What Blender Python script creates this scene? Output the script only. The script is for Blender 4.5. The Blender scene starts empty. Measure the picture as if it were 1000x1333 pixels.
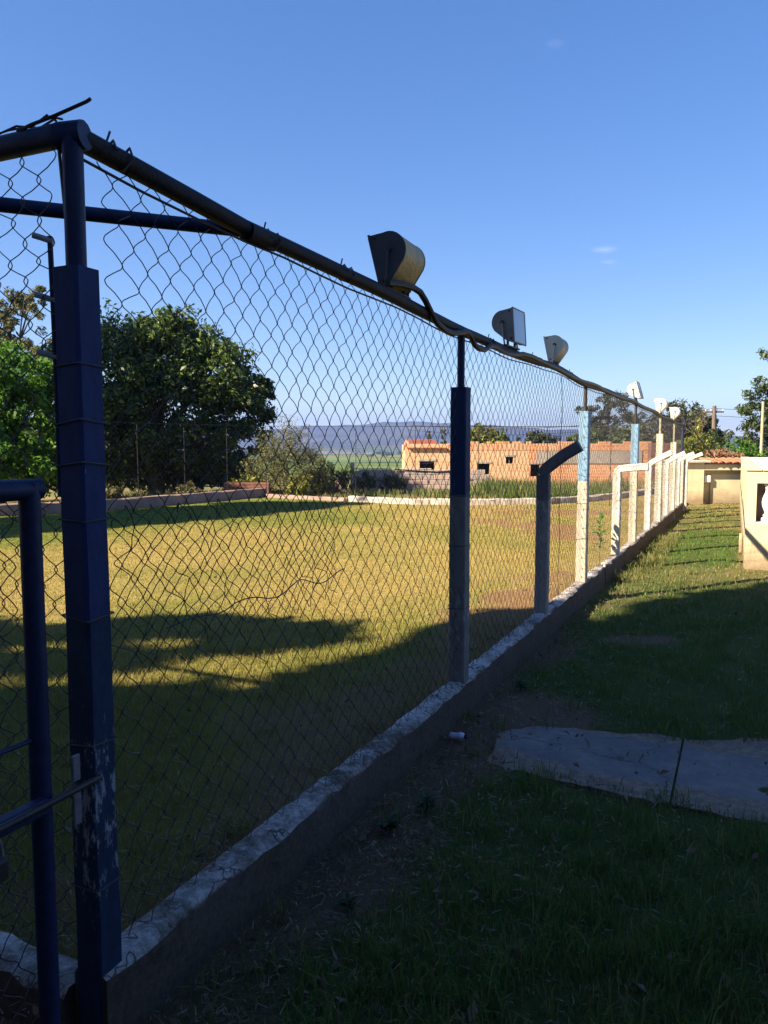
import bpy, bmesh, math, random
import numpy as np
from mathutils import Vector, Matrix, Quaternion

random.seed(7)
rng = np.random.default_rng(7)
R = math.radians
scene = bpy.context.scene
COL = scene.collection

# ------------------------------------------------------------------ camera
cam_d = bpy.data.cameras.new("camera")
cam = bpy.data.objects.new("camera", cam_d)
COL.objects.link(cam)
cam.location = (0, 0, 1.55)
cam.rotation_euler = (R(90 - 4.94), 0, 0)
cam_d.sensor_fit = 'VERTICAL'
cam_d.sensor_height = 24
cam_d.lens = 24 * 1000 / 1333
cam_d.clip_start = 0.05
cam_d.clip_end = 20000
scene.camera = cam

# ------------------------------------------------------------------ sky, sun, exposure
SUN_EL, SUN_AZ = R(35), R(63)          # height; direction the shadows run, measured from +Y towards +X
SX, SY = math.sin(SUN_AZ), math.cos(SUN_AZ)
TE = math.tan(SUN_EL)
world = bpy.data.worlds.new("World")
scene.world = world
world.use_nodes = True
wn = world.node_tree.nodes
wl = world.node_tree.links
bg = wn['Background']
sky = wn.new('ShaderNodeTexSky')
sky.sky_type = 'NISHITA'
sky.sun_disc = False
sky.sun_elevation = SUN_EL
sky.sun_rotation = math.atan2(-SX, -SY)
sky.altitude = 600
sky.air_density = 1.0
sky.dust_density = 0.15
sky.ozone_density = 2.6
hsv = wn.new('ShaderNodeHueSaturation')
hsv.inputs['Saturation'].default_value = 1.48
hsv.inputs['Hue'].default_value = 0.514
gam = wn.new('ShaderNodeGamma')          # evens out the range from zenith to horizon, all round
gam.inputs['Gamma'].default_value = 0.72
wl.new(sky.outputs[0], gam.inputs[0])
wl.new(gam.outputs[0], hsv.inputs['Color'])
# two faint wisps of cloud low in the sky
wco = wn.new('ShaderNodeTexCoord')
cur = hsv.outputs[0]
for cdir, rx, rz, amt in (((0.262, 0.936, 0.232), 0.016, 0.0045, 0.4), ((0.268, 0.938, 0.218), 0.011, 0.003, 0.25), ((0.187, 0.88, 0.437), 0.012, 0.005, 0.1)):
    sb = wn.new('ShaderNodeVectorMath'); sb.operation = 'SUBTRACT'; sb.inputs[1].default_value = cdir
    wl.new(wco.outputs['Generated'], sb.inputs[0])
    ml = wn.new('ShaderNodeVectorMath'); ml.operation = 'MULTIPLY'; ml.inputs[1].default_value = (1 / rx, 0.3 / rx, 1 / rz)
    wl.new(sb.outputs[0], ml.inputs[0])
    nz = wn.new('ShaderNodeTexNoise'); nz.inputs['Scale'].default_value = 1.3; nz.inputs['Detail'].default_value = 6
    wl.new(ml.outputs[0], nz.inputs['Vector'])
    ln = wn.new('ShaderNodeVectorMath'); ln.operation = 'LENGTH'; wl.new(ml.outputs[0], ln.inputs[0])
    ad = wn.new('ShaderNodeMath'); ad.operation = 'ADD'; wl.new(ln.outputs['Value'], ad.inputs[0]); wl.new(nz.outputs[0], ad.inputs[1])
    mr = wn.new('ShaderNodeMapRange'); wl.new(ad.outputs[0], mr.inputs[0])
    for i_, v_ in enumerate((1.6, 0.1, 0.0, amt)): mr.inputs[i_ + 1].default_value = v_
    mxn = wn.new('ShaderNodeMix'); mxn.data_type = 'RGBA'; wl.new(mr.outputs[0], mxn.inputs[0]); wl.new(cur, mxn.inputs[6])
    mxn.inputs[7].default_value = (3.4, 3.6, 3.9, 1)
    cur = mxn.outputs[2]
wl.new(cur, bg.inputs[0])
bg.inputs[1].default_value = 0.083

sun_d = bpy.data.lights.new("sun", 'SUN')
sun_d.energy = 5.0
sun_d.angle = R(0.55)
sun_d.color = (1.0, 0.84, 0.62)
sun = bpy.data.objects.new("sun", sun_d)
COL.objects.link(sun)
sun.rotation_euler = Vector((SX * math.cos(SUN_EL), SY * math.cos(SUN_EL), -math.sin(SUN_EL))).to_track_quat('-Z', 'Y').to_euler()

vs = scene.view_settings
vs.view_transform = 'Standard'
vs.look = 'None'
vs.gamma = 1
vs.use_curve_mapping = False
vs.exposure = 1.85
scene.cycles.use_denoising = True
scene.cycles.max_bounces = 8
scene.cycles.volume_bounces = 0

# ------------------------------------------------------------------ helpers
def mat(name, c1, c2=None, scale=8.0, rough=0.8, bump=0.0, bscale=None, metal=0.0, spec=0.3, detail=6.0, lo=0.35, hi=0.65, stretch=None):
    m = bpy.data.materials.new(name)
    m.use_nodes = True
    nt = m.node_tree
    b = nt.nodes['Principled BSDF']
    b.inputs['Roughness'].default_value = rough
    b.inputs['Metallic'].default_value = metal
    b.inputs['Specular IOR Level'].default_value = spec
    b.inputs['Base Color'].default_value = (*c1, 1)
    co = nt.nodes.new('ShaderNodeTexCoord')
    src = co.outputs['Object']
    if stretch:
        mp = nt.nodes.new('ShaderNodeMapping')
        mp.inputs['Scale'].default_value = stretch
        nt.links.new(src, mp.inputs[0])
        src = mp.outputs[0]
    if c2:
        n = nt.nodes.new('ShaderNodeTexNoise')
        n.inputs['Scale'].default_value = scale
        n.inputs['Detail'].default_value = detail
        n.inputs['Roughness'].default_value = 0.65
        r = nt.nodes.new('ShaderNodeValToRGB')
        r.color_ramp.elements[0].position = lo
        r.color_ramp.elements[1].position = hi
        r.color_ramp.elements[0].color = (*c1, 1)
        r.color_ramp.elements[1].color = (*c2, 1)
        nt.links.new(src, n.inputs['Vector'])
        nt.links.new(n.outputs[0], r.inputs[0])
        nt.links.new(r.outputs[0], b.inputs['Base Color'])
    if bump:
        n2 = nt.nodes.new('ShaderNodeTexNoise')
        n2.inputs['Scale'].default_value = bscale or scale * 3
        n2.inputs['Detail'].default_value = 8
        bp = nt.nodes.new('ShaderNodeBump')
        bp.inputs['Strength'].default_value = bump
        bp.inputs['Distance'].default_value = 0.02
        nt.links.new(src, n2.inputs['Vector'])
        nt.links.new(n2.outputs[0], bp.inputs['Height'])
        nt.links.new(bp.outputs[0], b.inputs['Normal'])
    m['bsdf'] = b.name
    return m

def nodes_of(m):
    return m.node_tree, m.node_tree.nodes['Principled BSDF']

def ramp(nt, fac, stops):
    r = nt.nodes.new('ShaderNodeValToRGB')
    els = r.color_ramp.elements
    while len(els) < len(stops):
        els.new(0.5)
    for e, (p, c) in zip(els, stops):
        e.position = p
        e.color = (*c, 1)
    nt.links.new(fac, r.inputs[0])
    return r.outputs[0]

def noise(nt, vec, scale, detail=6, rough=0.6):
    n = nt.nodes.new('ShaderNodeTexNoise')
    n.inputs['Scale'].default_value = scale
    n.inputs['Detail'].default_value = detail
    n.inputs['Roughness'].default_value = rough
    if vec is not None:
        nt.links.new(vec, n.inputs['Vector'])
    return n.outputs[0]

def mixc(nt, fac, a, b):
    m = nt.nodes.new('ShaderNodeMix')
    m.data_type = 'RGBA'
    nt.links.new(fac, m.inputs[0]) if not isinstance(fac, (int, float)) else setattr(m.inputs[0], 'default_value', fac)
    for s, v in ((6, a), (7, b)):
        if isinstance(v, tuple):
            m.inputs[s].default_value = (*v, 1)
        else:
            nt.links.new(v, m.inputs[s])
    return m.outputs[2]

def math_n(nt, op, a, b=None):
    m = nt.nodes.new('ShaderNodeMath')
    m.operation = op
    for i, v in enumerate((a, b)):
        if v is None:
            continue
        if isinstance(v, (int, float)):
            m.inputs[i].default_value = v
        else:
            nt.links.new(v, m.inputs[i])
    return m.outputs[0]

def maprange(nt, v, a, b, c=0.0, d=1.0):
    m = nt.nodes.new('ShaderNodeMapRange')
    nt.links.new(v, m.inputs[0])
    for i, x in enumerate((a, b, c, d)):
        m.inputs[i + 1].default_value = x
    return m.outputs[0]

def tag(o, label=None, cat=None, group=None, kind=None):
    if label: o['label'] = label
    if cat: o['category'] = cat
    if group: o['group'] = group
    if kind: o['kind'] = kind
    return o

def empty(name, loc=(0, 0, 0), rotz=0):
    o = bpy.data.objects.new(name, None)
    COL.objects.link(o)
    o.location = loc
    o.rotation_euler = (0, 0, rotz)
    o.empty_display_size = 0.2
    return o

def thing(name, label, cat, loc=(0, 0, 0), rotz=0, group=None):
    return tag(empty(name, loc, rotz), label, cat, group)

def link_mesh(name, me, m, parent=None, smooth=False):
    if m:
        for x in (m if isinstance(m, (list, tuple)) else [m]):
            me.materials.append(x)
    if smooth:
        me.polygons.foreach_set('use_smooth', np.ones(len(me.polygons), dtype=bool))
    o = bpy.data.objects.new(name, me)
    COL.objects.link(o)
    if parent:
        o.parent = parent
    return o

def np_mesh(name, V, F, m, parent=None, smooth=False):
    """V (n,3), F (k,3|4) arrays -> object"""
    V = np.asarray(V, dtype=np.float32)
    F = np.asarray(F, dtype=np.int32)
    me = bpy.data.meshes.new(name)
    n = F.shape[1]
    me.vertices.add(len(V))
    me.vertices.foreach_set('co', V.ravel())
    me.loops.add(F.size)
    me.loops.foreach_set('vertex_index', F.ravel())
    me.polygons.add(len(F))
    me.polygons.foreach_set('loop_start', np.arange(0, F.size, n, dtype=np.int32))
    me.update(calc_edges=True)
    me.validate()
    return link_mesh(name, me, m, parent, smooth)

def attr(o, name, vals):
    a = o.data.attributes.new(name, 'FLOAT', 'POINT')
    a.data.foreach_set('value', np.asarray(vals, dtype=np.float32))

class B:
    """collects shapes into one bmesh"""
    def __init__(self):
        self.bm = bmesh.new()
    def box(self, lo, hi, bev=0.0, M=None, seg=1):
        r = bmesh.ops.create_cube(self.bm, size=1)
        vs_ = r['verts']
        lo, hi = Vector(lo), Vector(hi)
        c, s = (lo + hi) / 2, hi - lo
        for v in vs_:
            v.co = Vector((v.co.x * s.x, v.co.y * s.y, v.co.z * s.z)) + c
        if M is not None:
            bmesh.ops.transform(self.bm, matrix=M, verts=vs_)
        if bev:
            es = list({e for v in vs_ for e in v.link_edges})
            bmesh.ops.bevel(self.bm, geom=es, offset=bev, segments=seg, affect='EDGES', profile=0.5)
        return self
    def tube(self, pts, r, n=8, cap=True):
        pts = [Vector(p) for p in pts]
        rs = r if isinstance(r, (list, tuple)) else [r] * len(pts)
        rings = []
        up = None
        for i, p in enumerate(pts):
            a = pts[max(i - 1, 0)]; b = pts[min(i + 1, len(pts) - 1)]
            t = (b - a).normalized()
            if up is None:
                up = Vector((0, 0, 1)) if abs(t.z) < 0.9 else Vector((1, 0, 0))
            x = t.cross(up).normalized()
            y = x.cross(t).normalized()
            up = y
            rings.append([self.bm.verts.new(p + (x * math.cos(k * 2 * math.pi / n) + y * math.sin(k * 2 * math.pi / n)) * rs[i]) for k in range(n)])
        for a, b in zip(rings, rings[1:]):
            for k in range(n):
                self.bm.faces.new((a[k], a[(k + 1) % n], b[(k + 1) % n], b[k]))
        if cap:
            self.bm.faces.new(rings[0][::-1]); self.bm.faces.new(rings[-1])
        return self
    def prism(self, poly, z0, z1, M=None):
        lo = [self.bm.verts.new((x, y, z0)) for x, y in poly]
        hi = [self.bm.verts.new((x, y, z1)) for x, y in poly]
        n = len(poly)
        self.bm.faces.new(lo[::-1]); self.bm.faces.new(hi)
        for k in range(n):
            self.bm.faces.new((lo[k], lo[(k + 1) % n], hi[(k + 1) % n], hi[k]))
        if M is not None:
            bmesh.ops.transform(self.bm, matrix=M, verts=lo + hi)
        return self
    def lathe(self, prof, n=20, M=None):
        rings = [[self.bm.verts.new((r * math.cos(k * 2 * math.pi / n), r * math.sin(k * 2 * math.pi / n), z)) for k in range(n)] for r, z in prof]
        for a, b in zip(rings, rings[1:]):
            for k in range(n):
                self.bm.faces.new((a[k], a[(k + 1) % n], b[(k + 1) % n], b[k]))
        self.bm.faces.new(rings[0][::-1]); self.bm.faces.new(rings[-1])
        if M is not None:
            bmesh.ops.transform(self.bm, matrix=M, verts=[v for r_ in rings for v in r_])
        return self
    def build(self, name, m, parent=None, smooth=False):
        bmesh.ops.recalc_face_normals(self.bm, faces=self.bm.faces)
        me = bpy.data.meshes.new(name)
        self.bm.to_mesh(me)
        self.bm.free()
        o = link_mesh(name, me, m, parent, smooth)
        if smooth:
            try:
                me.set_sharp_from_angle(angle=R(40))
            except Exception:
                pass
        return o

def copy_tree(o, parent=None):
    c = o.copy()
    COL.objects.link(c)
    c.parent = parent
    for ch in list(o.children):
        copy_tree(ch, c)
    return c

def vnoise(x, y, s, seed=0):
    """smooth value noise on arrays, 0..1"""
    x = np.asarray(x) * s + seed * 17.3
    y = np.asarray(y) * s + seed * 5.7
    xi, yi = np.floor(x).astype(np.int64), np.floor(y).astype(np.int64)
    fx, fy = x - xi, y - yi
    fx, fy = fx * fx * (3 - 2 * fx), fy * fy * (3 - 2 * fy)
    def h(a, b):
        n = (a * 374761393 + b * 668265263 + seed * 1442695) & 0x7fffffff
        n = ((n ^ (n >> 13)) * 1274126177) & 0x7fffffff
        return ((n ^ (n >> 16)) & 0xffff) / 65535.0
    return (h(xi, yi) * (1 - fx) + h(xi + 1, yi) * fx) * (1 - fy) + (h(xi, yi + 1) * (1 - fx) + h(xi + 1, yi + 1) * fx) * fy

def fbm(x, y, s, seed=0, o=4):
    t, a, tot = 0, 1, 0
    for k in range(o):
        t = t + a * vnoise(x, y, s * 2 ** k, seed + k)
        tot += a
        a *= 0.55
    return t / tot

def sstep(a, b, x):
    t = np.clip((np.asarray(x, dtype=float) - a) / (b - a), 0, 1)
    return t * t * (3 - 2 * t)

# the side fence runs along x = FM*y + FC; N points out of the pitch to the right
FM, FC = 0.4775, -1.65
FU = Vector((FM, 1, 0)).normalized()
FN = Vector((FU.y, -FU.x, 0))
FANG = math.atan2(-FM, 1)                # rotation about z that turns +Y into FU
def fx(y): return FM * y + FC
CORNER = Vector((fx(1.9), 1.9, 0))
def left_line(x): return CORNER.y - FM * (x - CORNER.x)      # y of the other pitch side at x
KERB_FAR = [(-14.0, 12.6), (-10.5, 14.6), (-6.52, 17.61), (-3.55, 22.6), (-0.9, 20.6), (0.78, 19.6), (2.4, 19.45), (4.19, 19.75), (5.4, 20.6), (6.5, 21.7), (8.2, 23.9), (9.6, 25.6)]
KX, KY = zip(*KERB_FAR)
def far_y(x): return np.interp(x, KX, KY)
def frame_ok(x, y, m=0.4): return (np.abs(x) < 0.56 * y + m)

# ------------------------------------------------------------------ materials
def grass_ground(name, dry, green, soil, v0=0.55, v1=1.4):
    m = mat(name, dry, rough=0.95, spec=0.1)
    nt, b = nodes_of(m)
    co = nt.nodes.new('ShaderNodeTexCoord').outputs['Object']
    at = nt.nodes.new('ShaderNodeAttribute'); at.attribute_name = 'green'
    at2 = nt.nodes.new('ShaderNodeAttribute'); at2.attribute_name = 'soil'
    n1 = noise(nt, co, 2.5, 8, 0.7)
    n2 = noise(nt, co, 60, 6, 0.7)
    g = math_n(nt, 'ADD', at.outputs['Fac'], math_n(nt, 'MULTIPLY', math_n(nt, 'SUBTRACT', n1, 0.5), 0.9))
    g = maprange(nt, g, 0.25, 0.75)
    s = math_n(nt, 'ADD', at2.outputs['Fac'], math_n(nt, 'MULTIPLY', math_n(nt, 'SUBTRACT', n2, 0.5), 1.0))
    s = maprange(nt, s, 0.4, 0.7)
    c = mixc(nt, s, mixc(nt, g, dry, green), soil)
    v = maprange(nt, n2, 0.25, 0.75, v0, v1)
    mm = nt.nodes.new('ShaderNodeVectorMath'); mm.operation = 'SCALE'
    nt.links.new(c, mm.inputs[0]); nt.links.new(v, mm.inputs['Scale'])
    nt.links.new(mm.outputs[0], b.inputs['Base Color'])
    bp = nt.nodes.new('ShaderNodeBump'); bp.inputs['Strength'].default_value = 0.8; bp.inputs['Distance'].default_value = 0.03
    nt.links.new(noise(nt, co, 90, 8, 0.75), bp.inputs['Height'])
    nt.links.new(bp.outputs[0], b.inputs['Normal'])
    return m

def blade_mat(name, dry, mid, green):
    m = mat(name, dry, rough=0.75, spec=0.15)
    nt, b = nodes_of(m)
    at = nt.nodes.new('ShaderNodeAttribute'); at.attribute_name = 'tint'
    c = ramp(nt, at.outputs['Fac'], [(0.0, dry), (0.5, mid), (1.0, green)])
    nt.links.new(c, b.inputs['Base Color'])
    tr = nt.nodes.new('ShaderNodeBsdfTranslucent')
    nt.links.new(c, tr.inputs[0])
    mx = nt.nodes.new('ShaderNodeMixShader'); mx.inputs[0].default_value = 0.3
    nt.links.new(b.outputs[0], mx.inputs[1]); nt.links.new(tr.outputs[0], mx.inputs[2])
    nt.links.new(mx.outputs[0], nt.nodes['Material Output'].inputs[0])
    return m

def leaf_mat(name, dark, light, trans=0.3, rough=0.5):
    m = mat(name, dark, rough=rough, spec=0.35)
    nt, b = nodes_of(m)
    at = nt.nodes.new('ShaderNodeAttribute'); at.attribute_name = 'tint'
    c = ramp(nt, at.outputs['Fac'], [(0.0, dark), (1.0, light)])
    nt.links.new(c, b.inputs['Base Color'])
    tr = nt.nodes.new('ShaderNodeBsdfTranslucent')
    nt.links.new(c, tr.inputs[0])
    mx = nt.nodes.new('ShaderNodeMixShader'); mx.inputs[0].default_value = trans
    nt.links.new(b.outputs[0], mx.inputs[1]); nt.links.new(tr.outputs[0], mx.inputs[2])
    nt.links.new(mx.outputs[0], nt.nodes['Material Output'].inputs[0])
    return m

M = {}
M['lawn'] = grass_ground('lawn_ground', (0.22, 0.17, 0.07), (0.075, 0.10, 0.026), (0.165, 0.11, 0.068))
M['pitch'] = grass_ground('pitch_ground', (0.32, 0.255, 0.083), (0.17, 0.185, 0.038), (0.25, 0.15, 0.075), 0.78, 1.22)
M['blade_lawn'] = blade_mat('lawn_blades', (0.30, 0.24, 0.10), (0.135, 0.165, 0.045), (0.085, 0.165, 0.032))
M['blade_pitch'] = blade_mat('pitch_blades', (0.365, 0.272, 0.095), (0.265, 0.222, 0.062), (0.11, 0.155, 0.028))
M['tall_grass'] = blade_mat('tall_grass', (0.34, 0.26, 0.12), (0.14, 0.16, 0.05), (0.055, 0.10, 0.02))

# blue painted metal of gate and rails
M['blue'] = mat('blue_paint', (0.010, 0.017, 0.055), (0.017, 0.028, 0.085), 30, 0.5, 0.12, 120, spec=0.25)
M['rail'] = mat('rail_paint', (0.010, 0.009, 0.016), (0.030, 0.017, 0.016), 14, 0.6, 0.25, 160, spec=0.18, lo=0.42, hi=0.75)
M['wire'] = mat('fence_wire', (0.042, 0.046, 0.064), (0.085, 0.075, 0.075), 20, 0.6, spec=0.25)
M['wire_far'] = mat('far_fence_wire', (0.045, 0.045, 0.05), rough=0.6, spec=0.3)
M['rubber'] = mat('black_rubber', (0.012, 0.012, 0.014), (0.022, 0.022, 0.024), 20, 0.55, 0.1, 80, spec=0.35)
M['dark_steel'] = mat('dark_steel', (0.02, 0.02, 0.026), (0.045, 0.036, 0.03), 25, 0.5, 0.1, 100, spec=0.4)
M['peg'] = mat('pale_peg', (0.45, 0.44, 0.46), (0.34, 0.33, 0.36), 40, 0.7)
M['zinc'] = mat('zinc_plate', (0.15, 0.16, 0.20), (0.24, 0.25, 0.28), 40, 0.45, 0.1, 120, metal=0.5, spec=0.4)

def painted_post(name, upper, lower, split, chips, cliplow=None):
    """square concrete post: paint above a height, other paint below, bare concrete in the chips"""
    m = mat(name, upper, rough=0.7, spec=0.25)
    nt, b = nodes_of(m)
    co = nt.nodes.new('ShaderNodeTexCoord').outputs['Object']
    sp = nt.nodes.new('ShaderNodeSeparateXYZ'); nt.links.new(co, sp.inputs[0])
    z = sp.outputs[2]
    edge = math_n(nt, 'ADD', z, math_n(nt, 'MULTIPLY', math_n(nt, 'SUBTRACT', noise(nt, co, 14, 3), 0.5), 0.035))
    f = maprange(nt, edge, split - 0.006, split + 0.006)
    mp = nt.nodes.new('ShaderNodeMapping'); mp.inputs['Scale'].default_value = (1, 1, 0.35); nt.links.new(co, mp.inputs[0])
    streak = noise(nt, mp.outputs[0], 30, 8, 0.7)
    up = mixc(nt, maprange(nt, streak, 0.3, 0.75), upper, tuple(c * 1.7 for c in upper))
    lo_ = mixc(nt, maprange(nt, streak, 0.35, 0.7), lower, tuple(c * 0.55 for c in lower))
    base = mixc(nt, f, lo_, up)
    if chips:
        c0, zc, w, amt = chips
        n = noise(nt, mp.outputs[0], 42, 10, 0.78)
        band = maprange(nt, math_n(nt, 'ABSOLUTE', math_n(nt, 'SUBTRACT', z, zc)), 0.0, w, amt, -0.06)
        k = maprange(nt, math_n(nt, 'ADD', n, band), 0.60, 0.66)
        base = mixc(nt, k, base, c0)
    nt.links.new(base, b.inputs['Base Color'])
    bp = nt.nodes.new('ShaderNodeBump'); bp.inputs['Strength'].default_value = 0.35; bp.inputs['Distance'].default_value = 0.006
    nt.links.new(noise(nt, co, 70, 8, 0.7), bp.inputs['Height']); nt.links.new(bp.outputs[0], b.inputs['Normal'])
    return m

M['post_corner'] = painted_post('corner_post_paint', (0.015, 0.026, 0.090), (0.018, 0.038, 0.09), 1.12, ((0.26, 0.28, 0.32), 0.62, 0.42, 0.12))
M['post_dark'] = painted_post('post_blue_over_grey', (0.010, 0.022, 0.065), (0.20, 0.19, 0.185), 1.27, ((0.34, 0.34, 0.33), 0.6, 0.6, 0.08))
M['post_light'] = painted_post('post_blue_over_white', (0.115, 0.20, 0.29), (0.47, 0.43, 0.35), 1.20, ((0.42, 0.40, 0.36), 0.7, 1.6, 0.05))
M['post_cream'] = painted_post('post_cream_over_white', (0.42, 0.40, 0.30), (0.50, 0.48, 0.42), 1.15, ((0.45, 0.30, 0.16), 1.0, 0.4, 0.1))
M['post_white'] = mat('whitewashed_concrete', (0.50, 0.48, 0.44), (0.27, 0.24, 0.20), 14, 0.85, 0.4, 60, lo=0.45, hi=0.75, stretch=(1, 1, 0.4))
M['post_grey'] = painted_post('post_grey_over_white', (0.085, 0.075, 0.085), (0.34, 0.30, 0.28), 1.12, ((0.17, 0.155, 0.15), 1.0, 0.8, 0.12))
M['post_gmix'] = M['post_grey']

def kerb_mat():
    m = mat('kerb_concrete', (0.5, 0.5, 0.5), rough=0.9, spec=0.15)
    nt, b = nodes_of(m)
    co = nt.nodes.new('ShaderNodeTexCoord').outputs['Object']
    ge = nt.nodes.new('ShaderNodeNewGeometry')
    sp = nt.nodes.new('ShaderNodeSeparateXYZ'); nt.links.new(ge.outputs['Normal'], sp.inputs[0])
    n = noise(nt, co, 9, 10, 0.72)
    n2 = noise(nt, co, 45, 10, 0.75)
    worn = maprange(nt, math_n(nt, 'ADD', math_n(nt, 'MULTIPLY', n, 0.5), math_n(nt, 'MULTIPLY', n2, 0.5)), 0.44, 0.60)
    top = mixc(nt, worn, (0.52, 0.47, 0.44), (0.17, 0.145, 0.125))
    moss = maprange(nt, noise(nt, co, 3.4, 10, 0.8), 0.47, 0.60)
    top = mixc(nt, moss, top, mixc(nt, n2, (0.05, 0.045, 0.03), (0.16, 0.125, 0.09)))
    vc = nt.nodes.new('ShaderNodeTexVoronoi'); vc.feature = 'DISTANCE_TO_EDGE'; vc.inputs['Scale'].default_value = 3.2
    wv = nt.nodes.new('ShaderNodeVectorMath'); wv.operation = 'ADD'; nz_ = nt.nodes.new('ShaderNodeTexNoise'); nz_.inputs['Scale'].default_value = 12; nt.links.new(co, nz_.inputs['Vector']); sc_ = nt.nodes.new('ShaderNodeVectorMath'); sc_.operation = 'SCALE'; sc_.inputs['Scale'].default_value = 0.3; nt.links.new(nz_.outputs['Color'], sc_.inputs[0]); nt.links.new(co, wv.inputs[0]); nt.links.new(sc_.outputs[0], wv.inputs[1]); nt.links.new(wv.outputs[0], vc.inputs['Vector'])
    top = mixc(nt, maprange(nt, vc.outputs['Distance'], 0.004, 0.022, 1, 0), top, (0.07, 0.06, 0.055))
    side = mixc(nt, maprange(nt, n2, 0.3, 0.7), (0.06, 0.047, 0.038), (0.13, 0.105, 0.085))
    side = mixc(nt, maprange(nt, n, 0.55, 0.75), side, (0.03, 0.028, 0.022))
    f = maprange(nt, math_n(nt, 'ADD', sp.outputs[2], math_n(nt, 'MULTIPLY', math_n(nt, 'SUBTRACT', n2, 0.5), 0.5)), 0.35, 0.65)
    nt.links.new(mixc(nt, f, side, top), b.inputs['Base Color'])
    vo = nt.nodes.new('ShaderNodeTexVoronoi'); vo.feature = 'DISTANCE_TO_EDGE'; vo.inputs['Scale'].default_value = 7
    nt.links.new(co, vo.inputs['Vector'])
    bp = nt.nodes.new('ShaderNodeBump'); bp.inputs['Strength'].default_value = 0.7; bp.inputs['Distance'].default_value = 0.012
    crack = maprange(nt, vo.outputs['Distance'], 0.0, 0.02, 0.0, 0.0)
    nt.links.new(math_n(nt, 'ADD', n2, crack), bp.inputs['Height']); nt.links.new(bp.outputs[0], b.inputs['Normal'])
    return m
M['kerb'] = kerb_mat()
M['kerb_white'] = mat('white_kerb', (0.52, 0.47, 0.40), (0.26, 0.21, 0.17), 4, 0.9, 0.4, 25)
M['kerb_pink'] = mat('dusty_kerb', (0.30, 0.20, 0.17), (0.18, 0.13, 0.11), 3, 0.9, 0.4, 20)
M['cream'] = mat('cream_plaster', (0.56, 0.49, 0.32), (0.47, 0.40, 0.26), 2.2, 0.9, 0.15, 40, spec=0.15)
def damp(m, ground, top):
    nt, b = nodes_of(m)
    src = b.inputs['Base Color'].links[0].from_socket
    co = nt.nodes.new('ShaderNodeTexCoord').outputs['Object']
    sp = nt.nodes.new('ShaderNodeSeparateXYZ'); nt.links.new(co, sp.inputs[0])
    mp = nt.nodes.new('ShaderNodeMapping'); mp.inputs['Scale'].default_value = (1, 1, 0.25); nt.links.new(co, mp.inputs[0])
    n = noise(nt, co, 4, 10, 0.75); st = noise(nt, mp.outputs[0], 7, 8, 0.7)
    k = maprange(nt, math_n(nt, 'ADD', sp.outputs[2], math_n(nt, 'MULTIPLY', n, -0.5)), ground - 0.2, ground + 0.16, 0.8, 0)
    c = mixc(nt, k, src, (0.20, 0.135, 0.08))
    c = mixc(nt, maprange(nt, st, 0.56, 0.72, 0, 0.35), c, (0.25, 0.21, 0.15))
    nt.links.new(c, b.inputs['Base Color'])
damp(M['cream'], 0.0, 1.2)
M['cream_shadow'] = mat('shadow_grey_plaster', (0.42, 0.36, 0.25), (0.30, 0.26, 0.2), 4, 0.9, 0.2, 40)
M['white'] = mat('white_paint', (0.80, 0.78, 0.74), (0.70, 0.67, 0.62), 4, 0.75, 0.1, 40)
M['dim'] = mat('mauve_plaster', (0.36, 0.27, 0.28), (0.26, 0.20, 0.20), 4, 0.9)
M['tile'] = mat('clay_tile', (0.40, 0.17, 0.085), (0.28, 0.12, 0.07), 9, 0.85, 0.2, 60)
M['roof_red'] = mat('red_roof_tile', (0.36, 0.10, 0.045), (0.26, 0.07, 0.035), 6, 0.8, 0.2, 40)
M['wood'] = mat('grey_pole_wood', (0.16, 0.125, 0.10), (0.10, 0.08, 0.065), 5, 0.9, 0.3, 30, stretch=(6, 6, 0.6))
M['pole_pale'] = mat('pale_concrete_pole', (0.36, 0.32, 0.20), (0.28, 0.25, 0.17), 5, 0.85, 0.2, 30)
M['bark'] = mat('bark', (0.07, 0.052, 0.04), (0.13, 0.10, 0.08), 12, 0.95, 0.6, 30, stretch=(3, 3, 0.7))
M['room_shade_glass'] = mat('dark_opening', (0.01, 0.008, 0.007), rough=0.8)
M['rebar'] = mat('rusty_bar', (0.035, 0.025, 0.024), (0.07, 0.04, 0.03), 60, 0.7, 0.2, 200)
M['soil_red'] = mat('red_soil', (0.20, 0.095, 0.06), (0.13, 0.07, 0.05), 2, 0.95, 0.5, 14)

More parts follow.
